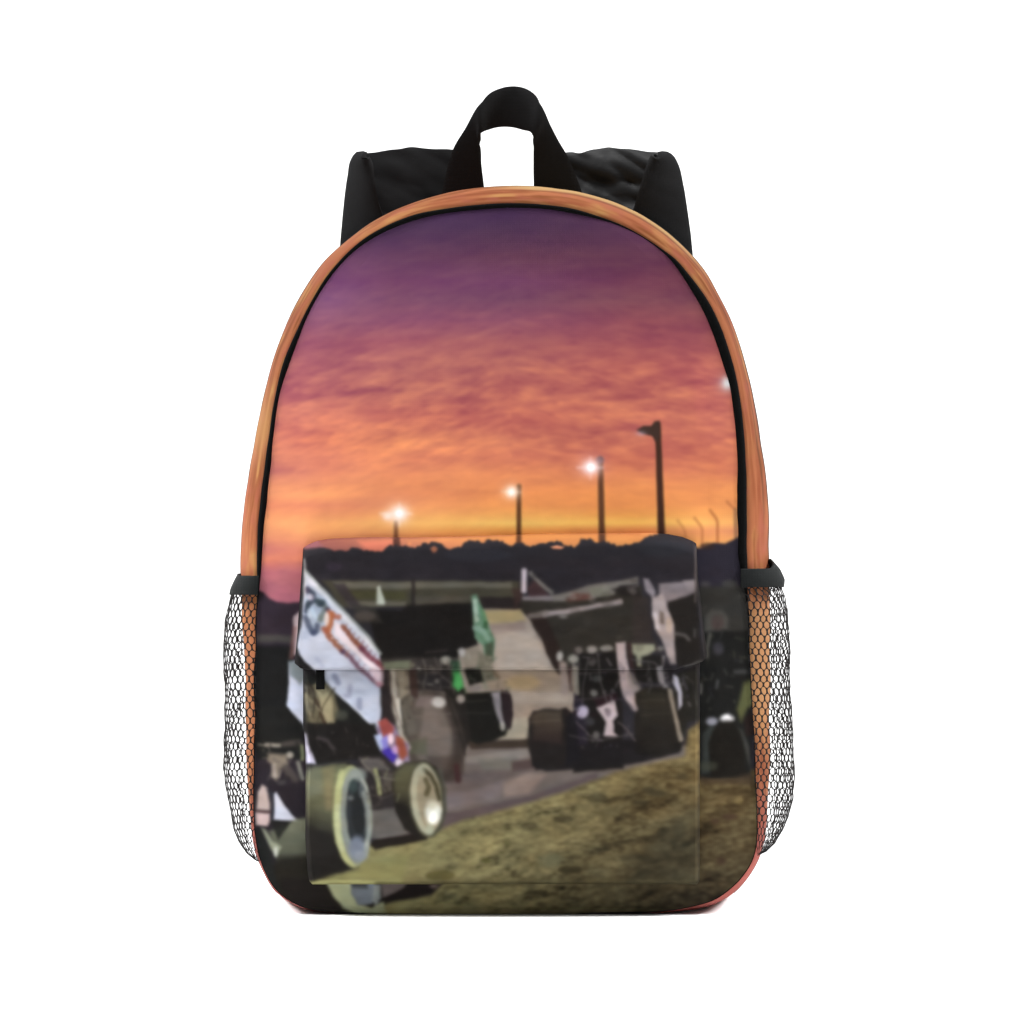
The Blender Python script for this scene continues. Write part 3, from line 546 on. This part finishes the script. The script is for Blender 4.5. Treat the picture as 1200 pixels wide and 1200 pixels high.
# ---------- mesh helpers ----------
def link(name,me,parent,m,smooth=True):
    o=bpy.data.objects.new(name,me); sc.collection.objects.link(o); o.parent=parent
    me.materials.append(m)
    if smooth: me.polygons.foreach_set('use_smooth',[True]*len(me.polygons))
    return o
def mesh_from(name,V,F):
    me=bpy.data.meshes.new(name)
    V=np.asarray(V,float).reshape(-1,3); F=np.asarray(F,int)
    me.vertices.add(len(V)); me.vertices.foreach_set('co',V.ravel())
    n,k=F.shape
    me.loops.add(n*k); me.loops.foreach_set('vertex_index',F.ravel().astype(np.int32))
    me.polygons.add(n); me.polygons.foreach_set('loop_start',np.arange(0,n*k,k,dtype=np.int32))
    try: me.polygons.foreach_set('loop_total',np.full(n,k,dtype=np.int32))
    except Exception: pass
    me.update(calc_edges=True); me.validate()
    return me
def grid_faces(nr,nc,wrap=False,flip=False,off=0):
    i=np.arange(nr-1)[:,None]; j=np.arange(nc if wrap else nc-1)[None,:]
    a=i*nc+j; b=i*nc+(j+1)%nc; c=(i+1)*nc+(j+1)%nc; d=(i+1)*nc+j
    F=np.stack([a,d,c,b] if not flip else [a,b,c,d],-1).reshape(-1,4)+off
    return F
def grid_obj(name,V,parent,m,wrap=False,flip=False,col=None):
    nr,nc=V.shape[:2]
    me=mesh_from(name,V.reshape(-1,3),grid_faces(nr,nc,wrap,flip))
    if col is not None: setcol(me,col)
    return link(name,me,parent,m)
def setcol(me,col):
    col=np.asarray(col).reshape(-1,3)
    a=me.color_attributes.new('print','FLOAT_COLOR','POINT')
    a.data.foreach_set('color',np.concatenate([lin(np.clip(col,0,1)),np.ones((len(col),1))],1).ravel())
def merge(parts):
    V=[];F=[];o=0
    for v,f in parts:
        v=np.asarray(v).reshape(-1,3); V.append(v); F.append(np.asarray(f)+o); o+=len(v)
    return np.concatenate(V),np.concatenate(F)
def solid(o,t,off=0,bev=0):
    s=o.modifiers.new('thickness','SOLIDIFY'); s.thickness=t; s.offset=off
    return o
# ---------- traced outlines (photo pixels) ----------
R0l=[(600,243.5),(560,246),(510,252),(480,260),(450,272),(420,290),(400,309),(387,325),(375,343),(364,363),(355,383),(349,400),(338,430),(328,460),(322,500),(318,544),(313,590),(308,638),(306.5,665),(305,680),(303,700),(301,760),(301,840),(299,900),(298,950),(299.5,980),(304,1004),(312,1024),(322,1042),(340,1056),(362,1065.5),(400,1068.5),(425,1069.5),(525,1070.8),(600,1070)]
R0r=[(600,1070),(700,1068),(795,1065),(837,1055),(862,1036),(877,1017),(885,1001),(887,970),(886,940),(883.6,900),(881,840),(879,800),(877,760),(874,700),(869,675),(864.5,650),(863.6,600),(863.6,570),(863,520),(859,480),(855,450),(848,430),(842,410),(835,390),(825,366),(810,340),(796,318),(785,303),(770,290),(750,276),(720,262),(680,252),(640,245),(600,243.5)]
R1l=[(600,238),(560,240),(520,245),(490,250),(460,261),(430,277),(410,293),(395,309),(381,326),(369,346),(358,366),(349,385),(342,400),(332,424),(323,462),(316,508),(310,550),(305,590),(301.5,638),(301,660),(301.5,680),(301.5,700),(300,760),(299.5,840),(298,900),(297,950),(298.5,980),(303,1004.5),(311.2,1024.7),(321.2,1042.8),(339.5,1057),(361.5,1066.5),(400,1069.5),(425,1070.5),(525,1071.8),(600,1071)]
R1r=[(600,1071),(700,1069),(795,1066),(837.5,1056),(862.8,1036.8),(878,1017.8),(886,1001.5),(888,970),(887,940),(884.6,900),(882,840),(880,800),(878,760),(876,700),(876,680),(876,665),(874.6,638),(875,600),(874.8,580),(873.6,540),(871,500),(867,466),(861,434),(854,410),(846,386),(832,356),(820,338),(804,318),(793,304),(780,295),(760,281),(730,264),(700,253),(670,244),(640,240),(600,238)]
R2l=[(600,218),(560,220.5),(530,225),(500,233),(460,247.5),(430,264),(402,286),(380,306),(366,325),(354,344),(343,364),(334,385),(328,400),(321,420),(313,450),(305,486),(298,524),(291,564),(286,600),(283,638),(282.3,675),(284,700),(287,760),(289,800),(289.5,860),(291,920),(294,960),(296,985),(300.5,1004),(306,1016),(314,1032),(326,1047),(344,1059.5),(364,1067.5),(400,1070.8),(425,1072),(525,1073),(600,1072.3)]
R2r=[(600,1072.3),(700,1070.5),(795,1069.5),(837,1060.5),(862,1046),(880,1024),(890,1006),(895,990),(898,970),(899,930),(900,840),(900.5,760),(901,700),(901,660),(900,638),(899,580),(897,556),(891,520),(884,474),(875,434),(867,405),(856,374),(840,343),(828,320),(808,296),(780,270),(752,252),(720,237),(680,225.6),(640,219.4),(600,218)]
CX,CY=592.0,640.0
NT=1440
TH=np.arange(NT)/NT*2*np.pi
def ring(l,r):
    P=np.array(l[:-1]+r[:-1],float)
    a=np.arctan2(-(P[:,1]-CY),P[:,0]-CX)%(2*np.pi); q=np.hypot(P[:,0]-CX,P[:,1]-CY)
    i=np.argsort(a); a=a[i]; q=q[i]
    R=np.interp(TH,np.r_[a[-1]-2*np.pi,a,a[0]+2*np.pi],np.r_[q[-1],q,q[0]])
    k=np.exp(-0.5*(np.arange(-14,15)/4.5)**2); k/=k.sum()
    R=np.convolve(np.r_[R[-14:],R,R[:14]],k,'valid')
    return R
Q0=ring(R0l,R0r); Q1=np.maximum(ring(R1l,R1r),Q0+0.7); Q2=np.maximum(ring(R2l,R2r),Q1+1.2)
def rp(Q): return CX+Q*np.cos(TH),CY-Q*np.sin(TH)
X0,Y0=rp(Q0)
# row extents of the printed panel
ytop,ybot=Y0.min(),Y0.max()
def row_ext(py):
    il=np.where(X0<CX+5)[0]; ir=np.where(X0>CX-5)[0]
    yl,xl=Y0[il],X0[il]; yr,xr=Y0[ir],X0[ir]
    a=np.argsort(yl); b=np.argsort(yr)
    return np.interp(py,yl[a],xl[a]),np.interp(py,yr[b],xr[b])
def ypanel(px,py):
    xl,xr=row_ext(py); u=np.clip((px-(xl+xr)/2)/np.maximum((xr-xl)/2,1),-1,1)
    v=np.clip((py-(ytop+ybot)/2)/((ybot-ytop)/2),-1,1)
    b=(1-np.abs(u)**3)*(1-np.abs(v)**4)
    wr=fbm(px/75,py/95,901,2)*0.0030+fbm(px/26,py/60,911,2)*0.0008
    e=np.clip((1-np.abs(u))*8,0,1)*np.clip((1-np.abs(v))*10,0,1)
    return -0.016*b+wr*e

# =====================  BACKPACK  =====================
root=bpy.data.objects.new('backpack',None); sc.collection.objects.link(root); root.empty_display_size=0.05
root['label']='backpack printed with sunset sky over racing cars, with black straps and side nets'
root['category']='backpack'
imP=finish(paint_panel(),201); imQ=finish(paint_pocket(),301)

# printed front panel
NR,NC=900,560
t=np.linspace(0,1,NR); t=0.55*t+0.45*(1-np.cos(np.pi*t))/2
py=ytop+(ybot-ytop)*t
xl,xr=row_ext(py)
# keep the very first / last row at the arc's own chord
s=np.linspace(0,1,NC)
PX=xl[:,None]+(xr-xl)[:,None]*s[None]; PY=np.repeat(py[:,None],NC,1)
V=W(PX,PY,ypanel(PX,PY))
grid_obj('front_panel',V,root,M_print,col=sample(imP,PX,PY))

# black zip tape between the panel and the gusset
wq=np.array([-0.25,0,0.15,0.5,0.85,1.0,1.0]); hq=np.array([0.003,-0.0004,-0.0012,-0.0018,-0.0012,0.0,0.006])
r=Q0[None]+(Q1-Q0)[None]*wq[:,None]; r[0]=Q0-1.0
wd=np.clip((Q1-Q0)/6,0.15,1)
bx=CX+r*np.cos(TH); by=CY-r*np.sin(TH)
V=W(bx,by,hq[:,None]*np.where(hq[:,None]<0,wd[None],1)+0.0002)
grid_obj('zipper_band',V,root,M_zip,wrap=True)

# gusset: rolls from the tape out to the silhouette and back to the rear edge
K=22; a=np.linspace(0,np.pi/2,K); w=np.sin(a); yy=0.002+0.036*(1-np.cos(a))
r=Q1[None]-0.8+(Q2-Q1+0.8)[None]*w[:,None]; ydep=np.repeat(yy[:,None],NT,1)
rb=np.stack([Q2,Q2-1.5,Q2-5]); yb=np.array([0.075,0.115,0.13])[:,None]*np.ones((3,NT))
r=np.concatenate([r,rb]); ydep=np.concatenate([ydep,yb])
arc=np.cumsum(np.hypot(np.diff(np.r_[X0,X0[0]]),np.diff(np.r_[Y0,Y0[0]])))
ww=np.concatenate([w,[1.3,1.7,2.0]])
A,Wg=np.meshgrid(arc,ww)
# soft tie-ins so that the noise closes on itself
def gn(fx,fy,sd,o=3):
    n=lambda A_: fbm(A_/fx+50,Wg*fy+8,sd,o)
    tot=arc[-1]; k=np.clip(A/tot,0,1); k=np.clip((k-0.9)*10,0,1)
    return n(A)*(1-k)+n(A-tot)*k
# slight cloth ripples
r=r+gn(60,1.2,401)*1.6*np.clip(Wg,0,1)*np.clip(Q2-Q1-3,0,1)[None]
gx=CX+r*np.cos(TH); gy=CY-r*np.sin(TH)
n1=gn(38,2.2,411)*1.5; n2=gn(70,6.0,421)*1.6; n3=gn(16,3.0,431,2); n4=gn(48,9.0,433,2)
base=np.array([190,116,78])/255.; gold=np.array([206,150,92])/255.; rust=np.array([160,88,56])/255.; rose=np.array([186,104,88])/255.
col=np.ones(A.shape+(3,))*base
def mixc(col,c,m): m=np.clip(m,0,1)[...,None]; return col*(1-m)+c*m
col=mixc(col,gold,n1*2.2+0.05); col=mixc(col,rust,-n2*2.2); col=mixc(col,rose,(n3)*1.5); col=mixc(col,np.array([150,86,50])/255,(-n4-0.08)*5)
# lower corners turn rose red, upper left shows a golden stretch
py_=gy; px_=gx
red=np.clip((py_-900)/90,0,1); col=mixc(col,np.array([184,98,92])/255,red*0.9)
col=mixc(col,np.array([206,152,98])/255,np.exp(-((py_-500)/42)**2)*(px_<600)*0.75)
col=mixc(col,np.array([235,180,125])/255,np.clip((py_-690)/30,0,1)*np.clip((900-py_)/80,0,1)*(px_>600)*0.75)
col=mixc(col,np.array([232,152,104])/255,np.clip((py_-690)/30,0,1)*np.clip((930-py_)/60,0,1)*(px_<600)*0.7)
# stitched seam just inside the outer edge, golden welt beyond it along the top right
topr=np.clip((px_-560)/60,0,1)*np.clip((340-py_)/60,0,1)
col=mixc(col,np.array([206,166,112])/255,topr*np.clip((Wg-0.80)*12,0,1))
seam=np.exp(-((Wg-0.80)/0.035)**2)*0.55*np.clip((px_-600)/80,0,1)*np.clip((640-py_)/60,0,1)
seamr=np.clip((px_-860)/20,0,1)*np.clip((py_-330)/80,0,1)*np.clip((665-py_)/5,0,1)
col=mixc(col,np.array([86,52,36])/255,seam+0.7*seamr*np.clip((Wg-0.95)*20,0,1))
col=col*np.array([.74,.73,.72])
gus=grid_obj('gusset',W(gx,gy,ydep),root,M_print,wrap=True,col=col)

# piping cord round the rear edge
def tube_ring(rr,yv,rad,nseg=8):
    ph=np.arange(nseg)/nseg*2*np.pi
    R=rr[None]+rad/S*np.cos(ph)[:,None]; Yv=yv+rad*np.sin(ph)[:,None]
    V=W(CX+R*np.cos(TH),CY-R*np.sin(TH),Yv+0*R)
    V=np.concatenate([V,V[:1]])
    return V
grid_obj('piping',tube_ring(Q2-3.0,0.131,0.0018),root,M_black,wrap=True)
# back panel, padded
kk=np.linspace(0,1,24)[:,None]
rb=(Q2-5)[None]*(1-kk)
V=W(CX+rb*np.cos(TH),CY-rb*np.sin(TH),0.13+0.012*np.sin(np.clip(kk*3,0,1)*np.pi/2)+0*rb)
grid_obj('back_panel',V,root,M_black,wrap=True)

# ---------- front pocket ----------
Lp=np.array([(600,355),(785,355),(850,355),(866,357),(900,358),(980,357.5),(1020,360),(1032,362),(1036.5,366)],float)
def pocket_y(px,py):
    """surface depth of the raised pocket body"""
    xl=np.interp(py,Lp[:,0],Lp[:,1]); xr=np.full_like(xl,820.3)-np.clip((py-1028)/8,0,1)**2*3
    e=np.minimum(np.minimum(px-xl,xr-px),1036.5-py)
    return e,xl,xr
NR,NC=330,480
py=np.concatenate([np.linspace(700,1026,NR-20),np.linspace(1027,1036.5,20)])
e0,xl,xr=pocket_y(np.full_like(py,600),py)
s=np.linspace(0,1,NC); s=np.concatenate([np.linspace(0,0.02,14)[:-1],np.linspace(0.02,0.98,NC-26),np.linspace(0.98,1,14)[1:]]); NC=len(s)
PX=xl[:,None]+(xr-xl)[:,None]*s; PY=np.repeat(py[:,None],NC,1)
def prof(e,w): q=np.clip(e/w,0,1); return np.sqrt(np.maximum(1-(1-q)**2,0))
def body_y(PX,PY,lift=True):
    e,_,_=pocket_y(PX,PY); u=(PX-588)/233; v=(PY-880)/160
    H=0.010+0.006*np.clip(1-u*u,0,1)*np.clip(1-v*v,0,1)
    wr=fbm(PX/40,PY/30,951,3)*0.0024*np.clip(e/12,0,1)
    return ypanel(PX,PY)+0.0015-H*prof(e,6.0)+wr-0.0015*prof(e,2)
V=W(PX,PY,body_y(PX,PY))
# skirt down to the panel
def skirt(V,PX,PY,depth):
    top=W(PX[:1],PY[:1],depth(PX[:1],PY[:1])); bot=W(PX[-1:],PY[-1:],depth(PX[-1:],PY[-1:]))
    V=np.concatenate([top,V,bot]); PXe=np.concatenate([PX[:1],PX,PX[-1:]]); PYe=np.concatenate([PY[:1],PY,PY[-1:]])
    l=W(PXe[:,:1],PYe[:,:1],depth(PXe[:,:1],PYe[:,:1])); r_=W(PXe[:,-1:],PYe[:,-1:],depth(PXe[:,-1:],PYe[:,-1:]))
    V=np.concatenate([l,V,r_],1)
    PXe=np.concatenate([PXe[:,:1],PXe,PXe[:,-1:]],1); PYe=np.concatenate([PYe[:,:1],PYe,PYe[:,-1:]],1)
    return V,PXe,PYe
V,PXe,PYe=skirt(V,PX,PY,lambda a,b: ypanel(a,b)+0.004)
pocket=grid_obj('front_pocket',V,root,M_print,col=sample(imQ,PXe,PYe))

# flap: fuller box above the pocket, its top falling back to the panel
TL=np.array([(355,642),(362,637.5),(372,633.5),(385,631.3),(400,630.3),(440,629),(480,629.6),(540,628.4),(600,626.4),(640,625),(700,624.6),(766,624.2),(784,625.8),(800,629),(812,634),(816.5,637)],float)
BL=np.array([(345,777),(352,783),(360,785),(380,785.2),(600,785.5),(790,785.2),(806,780.5),(814,778.6),(823,775.5),(829,769)],float)
NR,NC=250,480
s=np.concatenate([np.linspace(0,0.02,14)[:-1],np.linspace(0.02,0.98,NC-26),np.linspace(0.98,1,14)[1:]]); NC=len(s)
t=np.concatenate([np.linspace(0,0.14,60)[:-1],np.linspace(0.14,0.97,NR-80),np.linspace(0.97,1,22)[1:]]); NR=len(t)
xt=355+(816.5-355)*s; yt=np.interp(xt,TL[:,0],TL[:,1]); xb=345+(829-345)*s; yb=np.interp(xb,BL[:,0],BL[:,1])
T=t[:,None]
eL=np.interp(T,[0,.13,.43,.73,1],[355,354,351,348.5,345]); eR=np.interp(T,[0,.3,.6,.85,1],[816.5,818,823,826.5,829])
PX=eL+(eR-eL)*s[None]; PY=yt[None]*(1-T)+yb[None]*T
et=(PY-yt[None]); eb=(yb[None]-PY); es=np.minimum(PX-eL,eR-PX)
u=(PX-588)/240
H=0.0145+0.0055*np.clip(1-u*u,0,1)*np.sin(np.clip(T,0,1)*np.pi*0.75)+0.003*T
wr=(fbm(PX/55,PY/30,971,3)*0.0022+fbm(PX/20,PY/90,975,2)*0.0007)*np.clip(es/14,0,1)
yF=ypanel(PX,PY)+0.002-H*prof(et,17.0)*prof(es,4.0)*(0.86+0.14*prof(eb,3.0))+wr
# hem of the flap always clears the pocket below it
yF=np.minimum(yF,np.where((PY>700)&(PX>357)&(PX<818),body_y(PX,PY)-0.0016,1))
V,PXe,PYe=skirt(W(PX,PY,yF),PX,PY,lambda a,b: ypanel(a,b)+0.003)
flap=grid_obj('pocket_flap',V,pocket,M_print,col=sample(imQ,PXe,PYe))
flap['label']='raised upper flap of the front pocket'
# zip pull: folded webbing tab hanging at the left end of the flap
def slab(x0,x1,y0,y1,yfun,th,nx=8,ny=14,rad=1.2):
    sx=np.linspace(x0,x1,nx); sy=np.linspace(y0,y1,ny); A_,B_=np.meshgrid(sx,sy)
    f=yfun(A_,B_); ex=np.minimum(A_-x0,x1-A_); ey=np.minimum(B_-y0,y1-B_)
    y=f-th*(0.5+0.5*prof(np.minimum(ex,ey),rad))
    V=W(A_,B_,y); Vb=W(A_,B_,f+0.0002)
    v=np.concatenate([V.reshape(-1,3),Vb.reshape(-1,3)]); n=nx*ny
    F=[grid_faces(ny,nx),grid_faces(ny,nx,flip=True,off=n)]
    b=[j for j in range(nx)]+[i*nx+nx-1 for i in range(1,ny)]+[(ny-1)*nx+j for j in range(nx-2,-1,-1)]+[i*nx for i in range(ny-2,0,-1)]
    q=[[b[i],b[(i+1)%len(b)],b[(i+1)%len(b)]+n,b[i]+n] for i in range(len(b))]
    return v,np.concatenate(F+[np.array(q)])
v,f=slab(370.3,380.3,785.0,808.0,lambda a,b: body_y(a,b)-0.0004,0.0014)
link('zipper_pull',mesh_from('zipper_pull',v,f),pocket,M_zip)

# ---------- side pockets: elastic hem and bulging net ----------
def side_pocket(sgn,seed):
    if sgn<0:
        Fx=np.array([(655,304),(675,303.5),(700,302),(760,300.5),(840,300.5),(930,298.5),(980,298.5),(1004,303.5),(1012,307)],float)
        Ox=np.array([(655,284),(675,280),(690,273),(698,270.5),(715,266),(730,263.5),(755,261),(800,262.5),(850,263.5),(900,261.5),(926,265),(948,270),(972,274),(986,280),(1000,289),(1008,299),(1012,307)],float)
        ptf,ptb,pb0,vend=674.8,672.5,697.0,1010
        Dd=0.024
    else:
        Fx=np.array([(655,870),(667,868),(688,868),(700,873.5),(760,876.5),(840,880.5),(900,883.2),(940,885.6),(970,886.6),(990,885.5),(1003,887)],float)
        Ox=np.array([(655,901),(667,911),(680,917),(690,917),(697,920),(713,922.5),(737,925),(800,926),(840,928),(870,929.5),(900,930.5),(936,930),(956,924),(972,917),(988,908),(998,898),(1003,887)],float)
        ptf,ptb,pb0,vend=666.5,655.5,688.0,1003
        Dd=0.024
    def P(phi,py,off=0.0):
        xf=np.interp(py,Fx[:,0],Fx[:,1]); xo=np.interp(py,Ox[:,0],Ox[:,1]); a=np.abs(xf-xo)
        taper=np.clip((vend-py)/60,0.0,1)**0.5
        b=Dd*(0.25+0.75*taper)*np.clip(a/26,0.2,1)
        rg=1+0.07*fbm(phi*2.2+3,py/26,seed,3)+0.035*fbm(phi*5,py/9,seed+5,2)
        x=xf+sgn*(a*np.sin(np.clip(phi,0,9))*np.where(phi>0.8,1,1)*(1+(rg-1)*np.clip(phi,0,1))+off*np.sin(phi))
        y=-0.0012+b*(1-np.cos(phi))*(1+(rg-1)*2.0)-off*S*np.cos(phi)
        return W(x,py,y)
    PM=2.75
    # net: hexagonal cells with rounded holes, laid on the surface by arc length
    ph=np.linspace(0,PM,200); 
    def arcmap(py0):
        q=P(ph,np.full_like(ph,py0)); d=np.r_[0,np.cumsum(np.linalg.norm(np.diff(q,axis=0),axis=1))]/S; return d
    cells=[];tot=0
    rows=int((vend-1-pb0)/7.7)
    k12=np.arange(12)*np.pi/6+np.pi/2
    hx=np.array([(0,5.2),(-2,3.9),(-4,2.6),(-4,0),(-4,-2.6),(-2,-3.9),(0,-5.2),(2,-3.9),(4,-2.6),(4,0),(4,2.6),(2,3.9)],float)
    hole=np.stack([3.18*np.cos(k12),4.4*np.sin(k12)],-1)
    parts=[]
    dmid=arcmap(800); L0=dmid[-1]; ncol=int(L0/8.0)
    rg=np.random.RandomState(seed)
    # lattice in a fixed (u,v) cloth sheet; the sheet gathers towards the bottom
    jit={}
    for rI in range(rows+1):
        for cI in range(ncol):
            u0=(cI+0.5*(rI%2))*8.0+1.0; v0=pb0-2+rI*7.8
            pts=np.concatenate([hx,hole])+[u0,v0]
            if pts[:,1].max()>vend-0.5: pts[:,1]=np.minimum(pts[:,1],vend-0.5)
            # smooth wobble of the yarns
            pu=pts[:,0]+5.0*fbm(pts[:,0]/17,pts[:,1]/17,seed+40,2); pv=pts[:,1]+5.0*fbm(pts[:,0]/19,pts[:,1]/15,seed+44,2)
            parts.append(np.stack([pu,pv],-1))
    U=np.concatenate(parts)
    dens=np.linspace(0,L0,200)
    phi=np.interp(U[:,0],dmid,ph)
    V=P(phi,np.clip(U[:,1],pb0-4,vend-0.4))
    n=len(parts); base=np.arange(n)[:,None,None]*24
    i=np.arange(12); q=np.stack([i,(i+1)%12,12+(i+1)%12,12+i],-1)
    if sgn>0: q=q[:,::-1]
    F=(base+q[None]).reshape(-1,4)
    me=mesh_from('side_pocket',V,F)
    import bmesh
    bm=bmesh.new(); bm.from_mesh(me); bmesh.ops.remove_doubles(bm,verts=bm.verts,dist=0.00012); bm.to_mesh(me); bm.free()
    net=link('side_pocket',me,root,M_net); solid(net,0.00032)
    net['label']='black mesh side pocket, '+('left' if sgn<0 else 'right')
    # elastic hem
    ph2=np.linspace(-0.02,PM,60); vv=np.linspace(0,1,12)
    PH,VV=np.meshgrid(ph2,vv)
    top=ptf+(ptb-ptf)*np.clip((PH-0.9)/0.8,0,1); pyv=top+(pb0-top)*VV
    bulge=1.2+1.0*np.sin(VV*np.pi)
    H_=P(np.clip(PH,0,9),pyv,bulge)
    if sgn>0: 
        H_[...,0]=H_[...,0]
    h=grid_obj('elastic_hem',H_,net,M_hem,flip=(sgn>0)); solid(h,0.0012,off=0)
side_pocket(-1,61); side_pocket(1,83)

# ---------- carry handle ----------
def catmull(P,n):
    P=np.array(P,float); d=np.r_[0,np.cumsum(np.linalg.norm(np.diff(P,axis=0),axis=1))]
    m=np.gradient(P,d,axis=0); tt=np.linspace(0,d[-1],n); i=np.clip(np.searchsorted(d,tt)-1,0,len(d)-2)
    h=(d[i+1]-d[i]); q=((tt-d[i])/h)[:,None]; h=h[:,None]
    return (2*q**3-3*q**2+1)*P[i]+(q**3-2*q**2+q)*h*m[i]+(-2*q**3+3*q**2)*P[i+1]+(q**3-q**2)*h*m[i+1]
def ribbon(name,Ed1,Ed2,parent,m,th,n=120,k=14,puff=0.0,seed=0,wr=0.0,label=None):
    """strip between two edge curves given as (px,py,depth)"""
    a=catmull(Ed1,n); b=catmull(Ed2,n); s=np.linspace(0,1,k)[None,:,None]
    Q=a[:,None]*(1-s)+b[:,None]*s
    ss=s[...,0]; Q[...,2]-=puff*np.sin(np.pi*ss)**0.7
    if wr: Q[...,2]+=wr*fbm(Q[...,0]/60+Q[...,1]/60,Q[...,1]/17-Q[...,0]/34,seed,2)
    V=W(Q[...,0],Q[...,1],Q[...,2])
    o=grid_obj(name,V,parent,m); solid(o,th,0)
    bv=o.modifiers.new('edge','BEVEL'); bv.width=th*0.35; bv.segments=2; bv.limit_method='ANGLE'; bv.angle_limit=math.radians(60)
    if label: o['label']=label
    return o
Eo=[(508,262,.120),(516,235,.118),(527,188,.112),(531.5,174.5,.110),(546,150,.106),(563,122,.103),(575,109,.106),(588,103,.110),(603,101.5,.112),(616,104,.110),(627,111,.107),(633,122,.104),(643,144,.106),(654,165,.110),(663,180,.112),(674,205,.116),(684,235,.12),(688,262,.122)]
Ei=[(570,262,.118),(567,220,.116),(563.5,190,.112),(562.3,168,.108),(562.0,159,.104),(563,156,.103),(572,151.5,.109),(582,148.8,.113),(592,148.3,.114),(602,149.3,.113),(614,152.5,.109),(624,156,.104),(625,160,.104),(625.2,172,.108),(625.4,190,.112),(625.6,215,.115),(626,240,.118),(626,262,.12)]
ribbon('carry_handle',Eo,Ei,root,M_web,0.0022,n=160,k=10,puff=0.0012)
# ---------- shoulder straps ----------
# padded yokes rising over the back, then folding over and down behind the bag
def strap(sgn,upA,upB,dnA,dnB,seed):
    st=ribbon('shoulder_strap',dnA,dnB,root,M_black,0.006,n=140,k=16,puff=0.003,seed=seed,wr=0.0012,label='black padded shoulder strap, '+('left' if sgn<0 else 'right'))
    ribbon('strap_yoke',upA,upB,st,M_sheen if sgn>0 else M_black,0.005,n=90,k=26,puff=0.002,seed=seed+3,wr=0.009 if sgn>0 else 0.003)
strap(-1,
 [(421,182.5,.150),(440,180,.150),(464,176,.149),(486,174.6,.148),(512,176,.147),(536,177,.146)],
 [(452,275,.138),(462,268,.138),(478,262,.139),(498,258,.140),(520,256,.141),(545,254,.142)],
 [(429,184,.136),(421,181.5,.139),(416.5,187,.142),(412,207,.146),(406,250,.150),(402,290,.152),(399,360,.155),(404,520,.156),(402,700,.156)],
 [(428,186,.134),(433,196,.134),(438,214,.134),(444,238,.135),(452,262,.137),(460,296,.140),(466,360,.150),(470,520,.154),(450,700,.154)],11)
strap(1,
 [(655,181,.146),(676,180.6,.147),(692,179,.148),(704,176.2,.148),(717,174.8,.149),(735,177,.150),(760,181.4,.150),(779,182.4,.150)],
 [(650,254,.142),(672,256,.141),(688,258,.141),(704,262,.140),(718,266,.139),(732,270,.138),(742,274,.138),(752,276,.137)],
 [(772,183.5,.136),(779,182,.139),(785,184.5,.141),(790,192,.143),(797,218,.146),(803,252,.149),(808.5,296,.152),(811,360,.155),(808,520,.156),(806,700,.156)],
 [(768,184,.134),(764,190,.134),(758,200,.134),(752,216,.134),(744,240,.135),(737,262,.137),(733,296,.140),(730,360,.150),(736,520,.154),(750,700,.154)],21)

# =====================  SETTING  =====================
# seamless white sweep the bag stands on
n=40; prof_=[(-6.0,0.0),(0.9,0.0)]+[(0.9+0.8*math.sin(a_),0.8-0.8*math.cos(a_)) for a_ in np.linspace(0.05,math.pi/2,30)]+[(1.7,4.0)]
xs=np.linspace(-5,5,3); V=np.array([[(x,y,z) for x in xs] for y,z in prof_])
bd=grid_obj('backdrop',V,None,M_back,flip=True); bd['kind']='structure'
# =====================  CAMERA, LIGHT  =====================
cam=bpy.data.cameras.new('camera'); co=bpy.data.objects.new('camera',cam); sc.collection.objects.link(co); sc.camera=co
co.location=(0,-D,ZC); co.rotation_euler=(math.pi/2,0,0); cam.sensor_width=36; cam.lens=36*D/(1200*S); cam.clip_end=100
w=bpy.data.worlds.new('World'); sc.world=w; w.use_nodes=True
w.node_tree.nodes['Background'].inputs[0].default_value=(1,1,1,1); w.node_tree.nodes['Background'].inputs[1].default_value=WORLD
def area(name,loc,target,size,power,color=(1,1,1),sy=None):
    l=bpy.data.lights.new(name,'AREA'); l.energy=power; l.spread=math.radians(140 if 'background' in name else 70 if 'floor' in name else 60 if 'edge' in name else 180); l.size=size; l.color=color
    if sy: l.shape='RECTANGLE'; l.size_y=sy
    o=bpy.data.objects.new(name,l); sc.collection.objects.link(o); o.location=loc
    o.rotation_euler=(Vector(target)-Vector(loc)).to_track_quat('-Z','Y').to_euler()
for a_ in LIGHTS: area(*a_)
sc.view_settings.view_transform='Standard'; sc.view_settings.look='None'; sc.view_settings.exposure=EXPO; sc.view_settings.gamma=1
sc.render.engine='CYCLES'; sc.cycles.max_bounces=6
